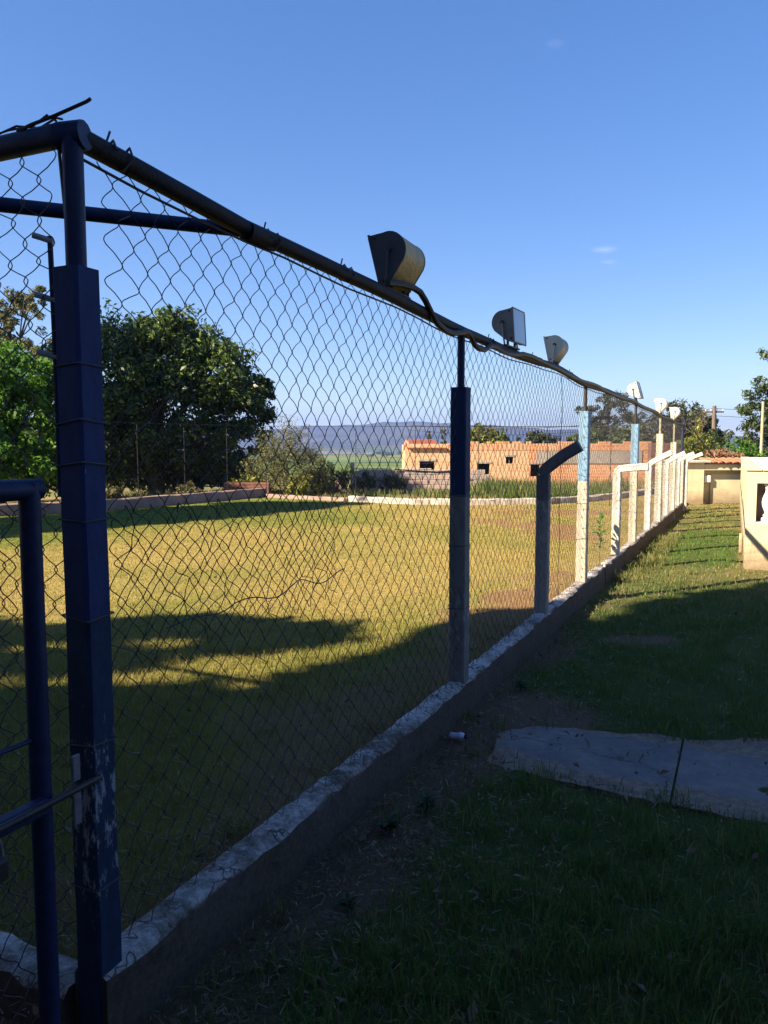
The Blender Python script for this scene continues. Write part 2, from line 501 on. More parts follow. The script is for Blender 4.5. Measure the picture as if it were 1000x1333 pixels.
def path_mat():
    m = mat('path_concrete', (0.2, 0.2, 0.22), rough=0.75, spec=0.3)
    nt, b = nodes_of(m)
    co = nt.nodes.new('ShaderNodeTexCoord').outputs['Object']
    n = noise(nt, co, 2.2, 8, 0.65); n2 = noise(nt, co, 24, 10, 0.75)
    at = nt.nodes.new('ShaderNodeAttribute'); at.attribute_name = 'soil'
    c = ramp(nt, n, [(0.32, (0.095, 0.085, 0.088)), (0.52, (0.165, 0.145, 0.14)), (0.68, (0.27, 0.225, 0.195))])
    c = mixc(nt, maprange(nt, n2, 0.35, 0.7, 0, 0.6), c, (0.08, 0.075, 0.075))
    d = maprange(nt, math_n(nt, 'ADD', at.outputs['Fac'], math_n(nt, 'MULTIPLY', math_n(nt, 'SUBTRACT', noise(nt, co, 7, 10, 0.75), 0.5), 1.5)), 0.45, 0.62)
    c = mixc(nt, d, c, mixc(nt, maprange(nt, n2, 0.4, 0.6), (0.12, 0.085, 0.065), (0.25, 0.17, 0.115)))
    wp = nt.nodes.new('ShaderNodeVectorMath'); wp.operation = 'ADD'; wn_ = nt.nodes.new('ShaderNodeTexNoise'); wn_.inputs['Scale'].default_value = 5; wn_.inputs['Detail'].default_value = 8
    nt.links.new(co, wn_.inputs['Vector']); ws = nt.nodes.new('ShaderNodeVectorMath'); ws.operation = 'SCALE'; ws.inputs['Scale'].default_value = 0.35
    nt.links.new(wn_.outputs['Color'], ws.inputs[0]); nt.links.new(co, wp.inputs[0]); nt.links.new(ws.outputs[0], wp.inputs[1])
    vk = nt.nodes.new('ShaderNodeTexVoronoi'); vk.feature = 'DISTANCE_TO_EDGE'; vk.inputs['Scale'].default_value = 1.3; nt.links.new(wp.outputs[0], vk.inputs['Vector'])
    c = mixc(nt, maprange(nt, vk.outputs['Distance'], 0.002, 0.007, 1, 0), c, (0.03, 0.027, 0.024))
    grit = noise(nt, co, 160, 3, 0.6)
    c = mixc(nt, maprange(nt, grit, 0.62, 0.7, 0, 0.6), c, (0.34, 0.30, 0.27))
    nt.links.new(c, b.inputs['Base Color'])
    bp = nt.nodes.new('ShaderNodeBump'); bp.inputs['Strength'].default_value = 0.4; bp.inputs['Distance'].default_value = 0.01
    nt.links.new(n2, bp.inputs['Height']); nt.links.new(bp.outputs[0], b.inputs['Normal'])
    return m
M['path'] = path_mat()

def brick_mat(name, c1, c2, mortar, bare=None):
    m = mat(name, c1, rough=0.9, spec=0.15)
    nt, b = nodes_of(m)
    co = nt.nodes.new('ShaderNodeTexCoord').outputs['Object']
    sp = nt.nodes.new('ShaderNodeSeparateXYZ'); nt.links.new(co, sp.inputs[0])
    cb = nt.nodes.new('ShaderNodeCombineXYZ')
    nt.links.new(math_n(nt, 'ADD', sp.outputs[0], sp.outputs[1]), cb.inputs[0]); nt.links.new(sp.outputs[2], cb.inputs[1])
    br = nt.nodes.new('ShaderNodeTexBrick')
    br.inputs['Scale'].default_value = 1.0
    br.inputs['Brick Width'].default_value = 0.25; br.inputs['Row Height'].default_value = 0.16
    br.inputs['Mortar Size'].default_value = 0.012
    br.inputs['Color1'].default_value = (*c1, 1); br.inputs['Color2'].default_value = (*c2, 1); br.inputs['Mortar'].default_value = (*mortar, 1)
    nt.links.new(cb.outputs[0], br.inputs['Vector'])
    col = br.outputs['Color']
    n = noise(nt, co, 1.1, 8, 0.7)
    col = mixc(nt, maprange(nt, n, 0.45, 0.75), col, mortar)
    n3 = noise(nt, co, 5, 6, 0.7)
    mm = nt.nodes.new('ShaderNodeVectorMath'); mm.operation = 'SCALE'
    nt.links.new(col, mm.inputs[0]); nt.links.new(maprange(nt, n3, 0.2, 0.8, 0.7, 1.25), mm.inputs['Scale'])
    nt.links.new(mm.outputs[0], b.inputs['Base Color'])
    bp = nt.nodes.new('ShaderNodeBump'); bp.inputs['Strength'].default_value = 0.6; bp.inputs['Distance'].default_value = 0.02
    nt.links.new(br.outputs['Fac'], bp.inputs['Height']); bp.invert = True
    nt.links.new(bp.outputs[0], b.inputs['Normal'])
    return m
M['brick_tan'] = brick_mat('tan_brick', (0.64, 0.36, 0.19), (0.54, 0.29, 0.15), (0.58, 0.40, 0.26))
M['brick_orange'] = brick_mat('orange_brick', (0.58, 0.25, 0.115), (0.50, 0.20, 0.09), (0.58, 0.38, 0.24))
M['brick_brown'] = brick_mat('brown_brick', (0.19, 0.08, 0.055), (0.15, 0.065, 0.05), (0.20, 0.13, 0.10))
M['plaster_grey'] = mat('grey_plaster', (0.36, 0.31, 0.26), (0.26, 0.22, 0.19), 2, 0.9, 0.2, 15)
M['block'] = mat('concrete_block', (0.40, 0.32, 0.28), (0.28, 0.22, 0.19), 5, 0.95, 0.4, 40)
M['block2'] = mat('pinkish_block', (0.46, 0.33, 0.28), (0.34, 0.25, 0.21), 5, 0.95, 0.4, 40)

M['leaf_dark'] = leaf_mat('mango_leaf', (0.015, 0.034, 0.009), (0.11, 0.17, 0.028), 0.25, 0.45)
M['leaf_bright'] = leaf_mat('bright_leaf', (0.04, 0.12, 0.014), (0.16, 0.32, 0.04), 0.55, 0.5)
M['leaf_olive'] = leaf_mat('olive_leaf', (0.045, 0.048, 0.02), (0.17, 0.15, 0.06), 0.25, 0.6)
M['leaf_yellow'] = leaf_mat('yellow_green_leaf', (0.06, 0.085, 0.015), (0.30, 0.30, 0.05), 0.35, 0.5)
M['leaf_gum'] = leaf_mat('gum_leaf', (0.07, 0.08, 0.03), (0.20, 0.20, 0.075), 0.3, 0.6)
M['leaf_mid'] = leaf_mat('mid_leaf', (0.025, 0.045, 0.014), (0.085, 0.115, 0.035), 0.3, 0.55)
M['leaf_pine'] = leaf_mat('pine_needles', (0.018, 0.032, 0.014), (0.065, 0.075, 0.035), 0.2, 0.6)
M['leaf_weed'] = leaf_mat('weed_leaf', (0.028, 0.06, 0.022), (0.07, 0.12, 0.05), 0.3, 0.55)
M['leaf_litter'] = leaf_mat('dry_leaf', (0.10, 0.055, 0.03), (0.36, 0.27, 0.17), 0.2, 0.7)

# ------------------------------------------------------------------ terrain to the horizon
def terrain_h(x, y):
    r = np.hypot(x, y)
    z = -0.10 - 0.75 * sstep(24, 40, r) - 1.3 * sstep(40, 90, r) - 7 * sstep(90, 500, r) - 9 * sstep(500, 1800, r)
    z = z + (fbm(x, y, 0.004, 3) - 0.5) * 10 * sstep(150, 900, r)
    ang = np.degrees(np.arctan2(x, y))
    ridge = 108 + 7 * np.sin(ang * 0.32 + 1.0) + 5 * np.sin(ang * 0.9) + 3 * np.sin(ang * 2.3 + 2) + 2 * np.sin(ang * 5.3)
    ridge = ridge * (1 - 0.45 * sstep(13, 22, ang) * (1 - sstep(40, 70, ang)))
    z = z + ridge * sstep(2600, 3900, r) * (0.95 + 0.1 * fbm(x, y, 0.002, 5))
    z = z + 60 * sstep(2100, 2500, r) * sstep(-12, 2, ang) * (1 - sstep(4, 14, ang)) * 0.35
    return z

def build_terrain():
    na, rr = 360, np.concatenate([[0.5, 4, 9, 14], np.geomspace(18, 5200, 130)])
    a = np.linspace(0, 2 * np.pi, na, endpoint=False)
    A, RR = np.meshgrid(a, rr)
    X, Y = RR * np.sin(A), RR * np.cos(A)
    Z = terrain_h(X, Y)
    V = np.stack([X, Y, Z], -1).reshape(-1, 3)
    i, j = np.meshgrid(np.arange(len(rr) - 1), np.arange(na), indexing='ij')
    jn = (j + 1) % na
    F = np.stack([i * na + j, (i + 1) * na + j, (i + 1) * na + jn, i * na + jn], -1).reshape(-1, 4)
    m = mat('countryside', (0.1, 0.12, 0.05), rough=0.95, spec=0.05)
    nt, b = nodes_of(m)
    co = nt.nodes.new('ShaderNodeTexCoord').outputs['Object']
    sp = nt.nodes.new('ShaderNodeSeparateXYZ'); nt.links.new(co, sp.inputs[0])
    ln = nt.nodes.new('ShaderNodeVectorMath'); ln.operation = 'LENGTH'; nt.links.new(co, ln.inputs[0])
    dist = ln.outputs['Value']
    vo = nt.nodes.new('ShaderNodeTexVoronoi'); vo.inputs['Scale'].default_value = 0.0045
    mp = nt.nodes.new('ShaderNodeMapping'); mp.inputs['Scale'].default_value = (0.55, 1.5, 0); nt.links.new(co, mp.inputs[0])
    nt.links.new(mp.outputs[0], vo.inputs['Vector'])
    sc_ = nt.nodes.new('ShaderNodeSeparateColor'); nt.links.new(vo.outputs['Color'], sc_.inputs[0])
    fields = ramp(nt, sc_.outputs[0], [(0.0, (0.075, 0.125, 0.035)), (0.35, (0.10, 0.155, 0.045)), (0.62, (0.27, 0.22, 0.085)), (0.85, (0.055, 0.085, 0.03))])
    rows = noise(nt, co, 0.05, 4)
    fields = mixc(nt, maprange(nt, rows, 0.4, 0.7, 0, 0.35), fields, (0.06, 0.085, 0.03))
    woods = maprange(nt, noise(nt, mp.outputs[0], 0.006, 8, 0.7), 0.54, 0.57)
    fields = mixc(nt, woods, fields, (0.022, 0.034, 0.016))
    hills = mixc(nt, maprange(nt, noise(nt, co, 0.004, 8, 0.7), 0.4, 0.65), (0.03, 0.042, 0.02), (0.09, 0.09, 0.045))
    col = mixc(nt, maprange(nt, dist, 1900, 2600), fields, hills)
    nearc = mixc(nt, maprange(nt, noise(nt, co, 0.7, 8, 0.7), 0.4, 0.6), (0.24, 0.175, 0.075), (0.085, 0.105, 0.03))
    col = mixc(nt, maprange(nt, dist, 45, 110), nearc, col)
    nt.links.new(col, b.inputs['Base Color'])
    o = np_mesh('terrain', V, F, m, smooth=True)
    tag(o, 'valley of green and dry fields rising to wooded hills on the horizon', 'terrain', kind='structure')
build_terrain()

# ------------------------------------------------------------------ lawn and pitch sheets
def bumps(x, y): return (fbm(x, y, 1.6, 11) - 0.5) * 0.035 + (fbm(x, y, 7, 12) - 0.5) * 0.018

PATH_A = [(0.50, 3.66), (0.70, 3.50), (1.235, 3.21), (1.58, 3.95), (1.20, 4.05), (0.86, 4.12), (0.62, 4.00)]
PATH_B = [(1.245, 3.206), (1.75, 2.95), (2.6, 2.52), (3.7, 2.0), (4.2, 3.0), (3.2, 3.6), (2.4, 3.93), (1.591, 3.948)]
def in_poly(x, y, poly):
    x, y = np.asarray(x), np.asarray(y)
    ins = np.zeros(x.shape, bool)
    n = len(poly)
    for i in range(n):
        x1, y1 = poly[i]; x2, y2 = poly[(i + 1) % n]
        c = ((y1 > y) != (y2 > y)) & (x < (x2 - x1) * (y - y1) / (y2 - y1 + 1e-12) + x1)
        ins ^= c
    return ins

def lawn_fields(x, y):
    """greenness and bare-soil amount of the lawn"""
    off = (x - fx(y)) / math.hypot(1, FM)               # metres to the right of the fence
    g = 0.95 - 0.50 * sstep(6.6, 9.5, y) + (fbm(x, y, 0.8, 21) - 0.5) * 0.6
    patch = sstep(0.25, 0.7, off) * sstep(9.8, 10.6, y + 0.3 * off) * (1 - sstep(13.4, 14.3, y)) * (1 - sstep(1.15, 1.45, off))
    g = g + patch * 1.3
    s = 1.0 - sstep(0.10, 0.70, off + (fbm(x, y, 1.3, 22) - 0.5) * 0.9)
    s = s * (0.72 + 0.28 * sstep(0.4, 0.6, fbm(x, y, 3.1, 23)))
    s = s * (1 - sstep(6.2, 8.2, y) * 0.7)
    d = np.hypot((x - 0.62) / 0.75, (y - 4.35) / 0.55)
    s = np.maximum(s, 1 - sstep(0.5, 1.2, d))
    d = np.hypot((x - 2.05) / 0.42, (y - 6.05) / 0.22)   # spot of sunlight on the shaded lawn, painted as paler soil
    s = np.maximum(s, 0.8 * (1 - sstep(0.4, 1.3, d)))
    s = np.maximum(s, sstep(1.2, 0.6, y - 0.8 - x * 0.6) * 0 )
    left = (x < fx(np.maximum(y, 1.9))) & (y < 6)
    s = np.where(x < -0.25, np.maximum(s, 0.55), s)
    return np.clip(g, 0, 1.6), np.clip(s, 0, 1)

def pitch_fields(x, y):
    d2k = far_y(x) - y
    g = 0.30 + 0.65 * (1 - sstep(4.5, 10.5, d2k)) * (1 - sstep(-2.5, 1.0, x)) + (fbm(x, y, 0.6, 31) - 0.5) * 0.9 + (fbm(x, y, 2.2, 35) - 0.5) * 0.35
    g = g + 0.35 * (1 - sstep(5.5, 8.0, y)) + 0.15 * (1 - sstep(-6, -3, x))
    s = 0.85 * sstep(0.50, 0.66, fbm(x, y, 0.7, 33)) * sstep(-1.5, 3.5, x)
    s = s + 0.5 * sstep(3.5, 6.5, x) * sstep(11, 15, y)
    near = (fx(y) - x)
    s = np.maximum(s, 0.9 * (1 - sstep(0.2, 1.5, near + (fbm(x, y, 1.5, 34) - 0.5) * 1.5)) * (y < 8))
    return np.clip(g, 0, 1.4), np.clip(s, 0, 1)

def grid_faces(nr, nc, off):
    i, j = np.meshgrid(np.arange(nr - 1), np.arange(nc - 1), indexing='ij')
    return (np.stack([i * nc + j, i * nc + j + 1, (i + 1) * nc + j + 1, (i + 1) * nc + j], -1) + off).reshape(-1, 4)

def lawn_sheet():
    Vs, Fs, off = [], [], 0
    def add(X, Y):
        nonlocal off
        Vs.append(np.stack([X, Y, bumps(X, Y)], -1).reshape(-1, 3))
        Fs.append(grid_faces(X.shape[0], X.shape[1], off)); off += X.size
    t = np.linspace(0, 1, 220) ** 1.3
    y = np.concatenate([np.arange(1.9, 9, 0.06), np.linspace(9, 21.5, 110)])
    T, Y = np.meshgrid(t, y)
    add(fx(Y) + T * (15 - fx(Y)), Y)                                   # right of the fence
    x = np.linspace(-16, 15, 320); yy = np.linspace(-5, 1.9, 80)
    X, Y = np.meshgrid(x, yy); add(X, Y)                               # under the photographer
    x = np.linspace(-16, CORNER.x, 110); T, X = np.meshgrid(np.linspace(0, 1, 70), x)
    Y = 1.9 + T * (left_line(X) - 1.9); add(X.T, Y.T)                  # outside the pitch's short side
    V, F = np.concatenate(Vs), np.concatenate(Fs)
    o = np_mesh('lawn', V, F, M['lawn'], smooth=True)
    g, s = lawn_fields(V[:, 0], V[:, 1]); attr(o, 'green', g); attr(o, 'soil', s)
    tag(o, 'strip of patchy lawn and bare soil outside the fence', 'lawn', kind='structure')
lawn_sheet()

PZ = 0.05
def pitch_sheet():
    x = np.concatenate([np.linspace(-14, -5, 90), np.linspace(-4.9, 9.55, 260)])
    t = np.linspace(0, 1, 260) ** 1.4
    lo = np.where(x < CORNER.x, left_line(x), (x - FC) / FM)
    hi = np.maximum(far_y(x), lo)
    T, LO = np.meshgrid(t, lo, indexing='ij'); _, HI = np.meshgrid(t, hi, indexing='ij'); _, X = np.meshgrid(t, x, indexing='ij')
    Y = LO + T * (HI - LO)
    V = np.stack([X, Y, PZ + bumps(X, Y) * 0.7], -1).reshape(-1, 3)
    o = np_mesh('pitch', V, grid_faces(X.shape[0], X.shape[1], 0), M['pitch'], smooth=True)
    g, s = pitch_fields(V[:, 0], V[:, 1]); attr(o, 'green', g); attr(o, 'soil', s)
    tag(o, 'dry tan grass pitch inside the wire fence', 'field', kind='structure')
pitch_sheet()

# grass: every blade a small bent face
def blades(name, label, m, x, y, z, h, w, tint, lean=0.5):
    n = len(x)
    a = rng.uniform(0, 2 * np.pi, n)
    la = rng.uniform(0, 2 * np.pi, n); ll = rng.uniform(0.1, 1, n) * lean * h
    dx, dy = np.cos(a) * w / 2, np.sin(a) * w / 2
    V = np.empty((n, 5, 3), np.float32)
    V[:, 0] = np.stack([x - dx, y - dy, z - 0.006], -1)
    V[:, 1] = np.stack([x + dx, y + dy, z - 0.006], -1)
    mx, my = x + np.cos(la) * ll * 0.35, y + np.sin(la) * ll * 0.35
    V[:, 2] = np.stack([mx + dx * .7, my + dy * .7, z + h * 0.6], -1)
    V[:, 3] = np.stack([mx - dx * .7, my - dy * .7, z + h * 0.6], -1)
    V[:, 4] = np.stack([x + np.cos(la) * ll, y + np.sin(la) * ll, z + h * (1 - 0.25 * (ll / (h + 1e-6)))], -1)
    k = np.arange(n)[:, None] * 5
    F = np.concatenate([k + [0, 1, 2], k + [0, 2, 3], k + [3, 2, 4]])
    o = np_mesh(name, V.reshape(-1, 3), F, m)
    attr(o, 'tint', np.repeat(np.clip(tint, 0, 1), 5))
    tag(o, label, 'grass', kind='stuff')
    return o

def scatter(n, ymin, ymax, margin, pw=2.0):
    """points in front of the camera, denser close by"""
    u = rng.uniform(0, 1, n)
    e = 2 - pw
    if abs(e) < 1e-6: y = ymin * (ymax / ymin) ** u
    else: y = (ymin ** e + u * (ymax ** e - ymin ** e)) ** (1 / e)
    x = rng.uniform(-1, 1, n) * (0.56 * y + margin)
    return x, y

def near_lawn():
    x, y = scatter(330000, 1.2, 20.5, 0.35, 1.55)
    y = y - 0.0
    off = (x - fx(y)) / math.hypot(1, FM)
    ok = (off > 0.10) | (y < 1.85)
    jx, jy = x + (fbm(x, y, 5, 45) - 0.5) * 0.45, y + (fbm(x, y, 5, 46) - 0.5) * 0.45
    ok &= ~(np.abs((x - 1.243) - (y - 3.206) * 0.4655) < 0.03) | (y < 3.28) | (y > 3.9)
    ok &= ~(in_poly(jx, jy, PATH_A) | in_poly(jx, jy, PATH_B)) | (rng.uniform(0, 1, len(x)) < 0.004)
    ok &= ~((x > 4.50 + 0.456 * (y - 9.56)) & (y > 9.5 - (x - 4.52) * 0.456))
    g, s = lawn_fields(x, y)
    clump = sstep(0.36, 0.62, fbm(x, y, 7.5, 47, 3))
    dens = np.clip(1.05 - 1.2 * s, 0.05, 1) * np.clip(0.35 + 0.8 * fbm(x, y, 2.5, 41), 0, 1) * (0.35 + 0.65 * clump)
    ok &= rng.uniform(0, 1, len(x)) < dens
    x, y, g, s, clump = x[ok], y[ok], g[ok], s[ok], clump[ok]
    h = rng.gamma(4, 0.25, len(x)) * (0.022 + 0.03 * fbm(x, y, 1.5, 42) + 0.022 * clump) * (1 - 0.5 * s) * (1 - 0.5 * sstep(6, 10, y))
    w = np.maximum(0.0045, 0.0010 * y)
    tint = g * 0.75 - s * 0.35 + (clump - 0.5) * 0.35 + rng.normal(0, 0.2, len(x)) - 0.5 * (rng.uniform(0, 1, len(x)) < 0.10)
    blades('lawn_grass', 'short green grass and dry stems on the lawn outside the fence', M['blade_lawn'], x, y, bumps(x, y), h, w, tint, 0.9)
near_lawn()

def near_pitch():
    x, y = scatter(560000, 1.95, 21.0, 0.2, 1.4)
    ok = np.where(x < CORNER.x, y > left_line(x) + 0.1, (fx(y) - x) > 0.10) & (y < far_y(x) - 0.1)
    g, s = pitch_fields(x, y)
    ok &= rng.uniform(0, 1, len(x)) < np.clip(0.95 - 0.75 * s, 0.1, 1)
    x, y, g, s = x[ok], y[ok], g[ok], s[ok]
    h = rng.gamma(4, 0.25, len(x)) * (0.022 + 0.02 * fbm(x, y, 1.5, 44)) * (1 - 0.6 * sstep(4, 8, y))
    w = np.maximum(0.0030, 0.0008 * y)
    tint = g * 0.8 - s * 0.25 + rng.normal(0, 0.07, len(x))
    blades('pitch_grass', 'dry yellow and green turf of the pitch behind the fence', M['blade_pitch'], x, y, PZ + bumps(x, y) * 0.7, h, w, tint, 1.0)
near_pitch()

def tufts(name, label, m, spots, hmin, hmax, w, tint, lean=0.6, cat='grass'):
    xs, ys, zs, hs, ts, ws = [], [], [], [], [], []
    for (cx, cy, z, r, n, sc) in spots:
        a = rng.uniform(0, 2 * np.pi, n); d = r * np.sqrt(rng.uniform(0, 1, n))
        xs.append(cx + d * np.cos(a)); ys.append(cy + d * np.sin(a)); zs.append(np.full(n, z)); hs.append(rng.uniform(hmin, hmax, n) * sc)
        ts.append(tint + rng.normal(0, 0.22, n)); ws.append(np.full(n, w))
    return blades(name, label, m, *[np.concatenate(v) for v in (xs, ys, zs, hs, ws, ts)], lean=lean)

# small clumps and weeds in the near turf
sp_ = []
for k in range(260):
    d = rng.uniform(2.2, 6.5); x_ = fx(d) - rng.uniform(0.1, 2.6)
    if x_ > -0.53 * d and (x_ > CORNER.x or d > left_line(x_) + .15):
        sp_.append((x_, d, PZ, 0.05, int(rng.uniform(8, 22)), rng.uniform(0.5, 1.2)))
tufts('pitch_tufts', 'small clumps of longer grass in the shaded near turf', M['blade_pitch'], sp_, 0.03, 0.085, 0.004, 0.55, 1.1)
# taller tufts leaning on both sides of the kerb
sp_ = []
for d in np.arange(1.95, 9, 0.09):
    if rng.uniform() < 0.8:
        sp_.append((fx(d) - rng.uniform(0.12, 0.3), d + 0.05, PZ, 0.06, int(rng.uniform(8, 26)), rng.uniform(0.5, 1.3)))
tufts('kerb_grass', 'longer yellow stems growing along the inside of the kerb', M['blade_pitch'], sp_, 0.05, 0.13, 0.004, 0.35, 1.2)
sp_ = []
for k in range(150):
    d = rng.uniform(1.6, 14); o_ = rng.uniform(0.14, 0.9)
    sp_.append((fx(d) + o_ * 1.1, d, 0, 0.05, int(rng.uniform(6, 20)), rng.uniform(0.5, 1.2)))
for k in range(60):
    d = rng.uniform(1.3, 9); x_ = rng.uniform(0.1, 0.5) * d
    sp_.append((x_, d, 0, 0.05, int(rng.uniform(8, 22)), rng.uniform(0.5, 1.1)))
sp_ = [s for s in sp_ if not (in_poly(s[0], s[1], PATH_A) or in_poly(s[0], s[1], PATH_B))]
tufts('lawn_tufts', 'scattered longer tufts standing out of the lawn', M['blade_lawn'], sp_, 0.05, 0.12, 0.0045, 0.6, 1.0)

# dead straw lying flat on the bare soil
def straw():
    x, y = scatter(26000, 1.3, 9.5, 0.3, 1.6)
    off = (x - fx(y)) / math.hypot(1, FM)
    p = np.where(off > 0, np.exp(-off / 0.55) + 0.07, np.exp(off / 0.5) * 0.8 + 0.10)
    ok = (np.abs(off) > 0.09) & (rng.uniform(0, 1, len(x)) < p) & (x < 0.46 * y + .3) & ~in_poly(x, y, PATH_A) & ~in_poly(x, y, PATH_B)
    ok &= ~((x < CORNER.x) & (y > left_line(x) - .1) & (y < left_line(x) + .1))
    x, y, off = x[ok], y[ok], off[ok]
    n = len(x); a = rng.uniform(0, 6.283, n); L = rng.uniform(0.012, 0.05, n) * (0.6 + .1 * y); w = 0.0009 + 0.0004 * y
    z = np.where(off > 0, 0.012, PZ + 0.02) + rng.uniform(0, 0.02, n); dz = rng.uniform(-.25, .35, n) * L
    V = np.empty((n, 4, 3)); ca, sa = np.cos(a), np.sin(a)
    for k, (u, v) in enumerate(((0, -1), (1, -.5), (1, .5), (0, 1))):
        V[:, k] = np.stack([x + ca * L * u - sa * w * v, y + sa * L * u + ca * w * v, z + dz * u], -1)
    o = np_mesh('straw', V.reshape(-1, 3), np.arange(n * 4).reshape(-1, 4), M['straw'])
    attr(o, 'tint', np.repeat(rng.uniform(0, 1, n), 4))
    tag(o, 'dead straw and cut stems lying on the bare soil along the kerb', 'straw', kind='stuff')
M['straw'] = leaf_mat('straw', (0.06, 0.045, 0.03), (0.34, 0.27, 0.17), 0.1, 0.8)
straw()

# ------------------------------------------------------------------ concrete path of two slabs
def slab(poly, name, parent):
    b = B()
    cx = sum(p[0] for p in poly) / len(poly); cy = sum(p[1] for p in poly) / len(poly)
    pts = []
    n = len(poly)
    for i in range(n):
        p, q = Vector(poly[i]), Vector(poly[(i + 1) % n])
        k = max(2, int((q - p).length / 0.05))
        for t in range(k):
            v = p.lerp(q, t / k)
            on_joint = 0.16 < v.y - (v.x - 1.25) * 2.15 - 3.05 + .0 < 0.18 or abs((v.x - 1.248) - (v.y - 3.205) * 0.4655) < 0.035
            jx = 0 if on_joint else (float(fbm(v.x, v.y, 4, 51)) - 0.5) * 0.10 + (float(fbm(v.x, v.y, 20, 53)) - 0.5) * 0.055
            jy = 0 if on_joint else (float(fbm(v.x, v.y, 4, 54)) - 0.5) * 0.10 + (float(fbm(v.x, v.y, 20, 55)) - 0.5) * 0.055
            pts.append((v.x + jx, v.y + jy))
    bm = b.bm
    nr = 9
    rings = []
    for r in range(nr + 1):
        f = 1 - r / nr
        rings.append([bm.verts.new((cx + (x - cx) * f, cy + (y - cy) * f, 0.006 + (float(fbm(x * f, y * f, 5, 52)) - 0.5) * 0.008)) for x, y in pts] if f > 0 else None)
    low = [bm.verts.new((x, y, -0.06)) for x, y in pts]
    N = len(pts)
    for k in range(N):
        bm.faces.new((low[k], low[(k + 1) % N], rings[0][(k + 1) % N], rings[0][k]))
        for r in range(nr - 1):
            bm.faces.new((rings[r][k], rings[r][(k + 1) % N], rings[r + 1][(k + 1) % N], rings[r + 1][k]))
    bm.faces.new(rings[nr - 1])
    o = b.build(name, M['path'], parent)
    V = np.empty(len(o.data.vertices) * 3, np.float32); o.data.vertices.foreach_get('co', V); V = V.reshape(-1, 3)
    # soil lies over both long edges and the end by the fence
    ex, ey = np.array(FN.x), np.array(FN.y)
    across = V[:, 0] * FU.x + V[:, 1] * FU.y
    a0 = 3.45; mid = np.abs(across - a0 - 0.42)
    s = sstep(0.12, 0.34, mid) * 0.85 + 0.5 * (1 - sstep(0.55, 1.0, V[:, 0]))
    attr(o, 'soil', s)
    return o
path = tag(empty('path'), 'cracked grey concrete path ending near the fence', None, kind='structure')
slab(PATH_A, 'slab', path); slab(PATH_B, 'slab', path)

# ------------------------------------------------------------------ kerb walls
def kerb_run(pts, w, top, bot, m, name, parent=None, step=0.07, jit=0.008, close=True):
    """a low rounded wall along a polyline of (x, y)"""
    P = [Vector((x, y, 0)) for x, y in pts]
    S = []
    for a, b_ in zip(P, P[1:]):
        k = max(1, int((b_ - a).length / step))
        S += [a.lerp(b_, t / k) for t in range(k)]
    S.append(P[-1])
    rings = []
    b = B()
    for i, p in enumerate(S):
        t = (S[min(i + 1, len(S) - 1)] - S[max(i - 1, 0)]).normalized()
        n = Vector((t.y, -t.x, 0))
        dz = (float(fbm(p.x, p.y, 0.9, 61)) - 0.5) * 0.02 + (float(fbm(p.x, p.y, 5, 62)) - 0.5) * 0.012
        c = 0.018
        prof = [(-w / 2, bot), (-w / 2, top - c), (-w / 2 + c, top), (-w * .15, top + .004), (w * .15, top + .004), (w / 2 - c, top), (w / 2, top - c), (w / 2 + .004, (top + bot) / 2), (w / 2 + .012, bot)]
        rings.append([b.bm.verts.new(p + n * (u + random.uniform(-jit, jit)) + Vector((0, 0, v + (dz if v > bot + .03 else 0) + random.uniform(-jit, jit) * .6))) for u, v in prof])
    for r, s in zip(rings, rings[1:]):
        for k in range(len(r) - 1):
            b.bm.faces.new((r[k], s[k], s[k + 1], r[k + 1]))
    b.bm.faces.new(rings[0]); b.bm.faces.new(rings[-1][::-1])
    return b.build(name, m, parent, smooth=True)

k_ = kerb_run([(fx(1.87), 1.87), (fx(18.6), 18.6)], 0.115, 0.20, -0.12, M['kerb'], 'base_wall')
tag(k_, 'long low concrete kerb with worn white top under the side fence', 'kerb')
xl = CORNER.x - 0.06
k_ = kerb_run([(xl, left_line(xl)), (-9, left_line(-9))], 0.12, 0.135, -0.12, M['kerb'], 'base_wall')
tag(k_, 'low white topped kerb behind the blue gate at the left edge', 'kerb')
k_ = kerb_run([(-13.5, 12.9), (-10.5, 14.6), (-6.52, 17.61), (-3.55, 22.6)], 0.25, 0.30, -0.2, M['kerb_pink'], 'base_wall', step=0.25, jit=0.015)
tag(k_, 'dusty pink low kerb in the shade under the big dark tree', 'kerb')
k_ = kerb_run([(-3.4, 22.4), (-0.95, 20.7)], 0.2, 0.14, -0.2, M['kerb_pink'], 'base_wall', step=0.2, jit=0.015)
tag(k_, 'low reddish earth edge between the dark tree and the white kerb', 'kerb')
k_ = kerb_run([(-0.9, 20.62), (-.1, 20.1)] + KERB_FAR[5:], 0.2, 0.20, -0.2, M['kerb_white'], 'base_wall', step=0.12, jit=0.02)
tag(k_, 'curved white kerb at the far side of the pitch before the brick house', 'kerb')

# ------------------------------------------------------------------ side fence
RAIL = [(1.9, 2.292), (2.53, 2.236), (3.45, 2.228), (4.32, 2.182), (5.16, 2.178), (6.34, 2.19), (7.39, 2.154), (9.0, 2.15), (10.6, 2.142), (12, 2.12), (13.5, 2.085), (15.87, 2.053), (17.95, 2.03), (18.35, 2.03)]
RD, RZ = zip(*RAIL)
def rail_z(d): return np.interp(d, RD, RZ)
def F3(d, z, off=0.0): return Vector((fx(d), d, z)) + FN * off

fence = thing('chain_link_fence', 'long wire mesh fence on square posts running away beside the lawn', 'fence', CORNER)
def fpart(o):
    o.parent = fence; o.location = -fence.location; return o
def fbuild(b, name, m, smooth=False): return fpart(b.build(name, m, None, smooth))

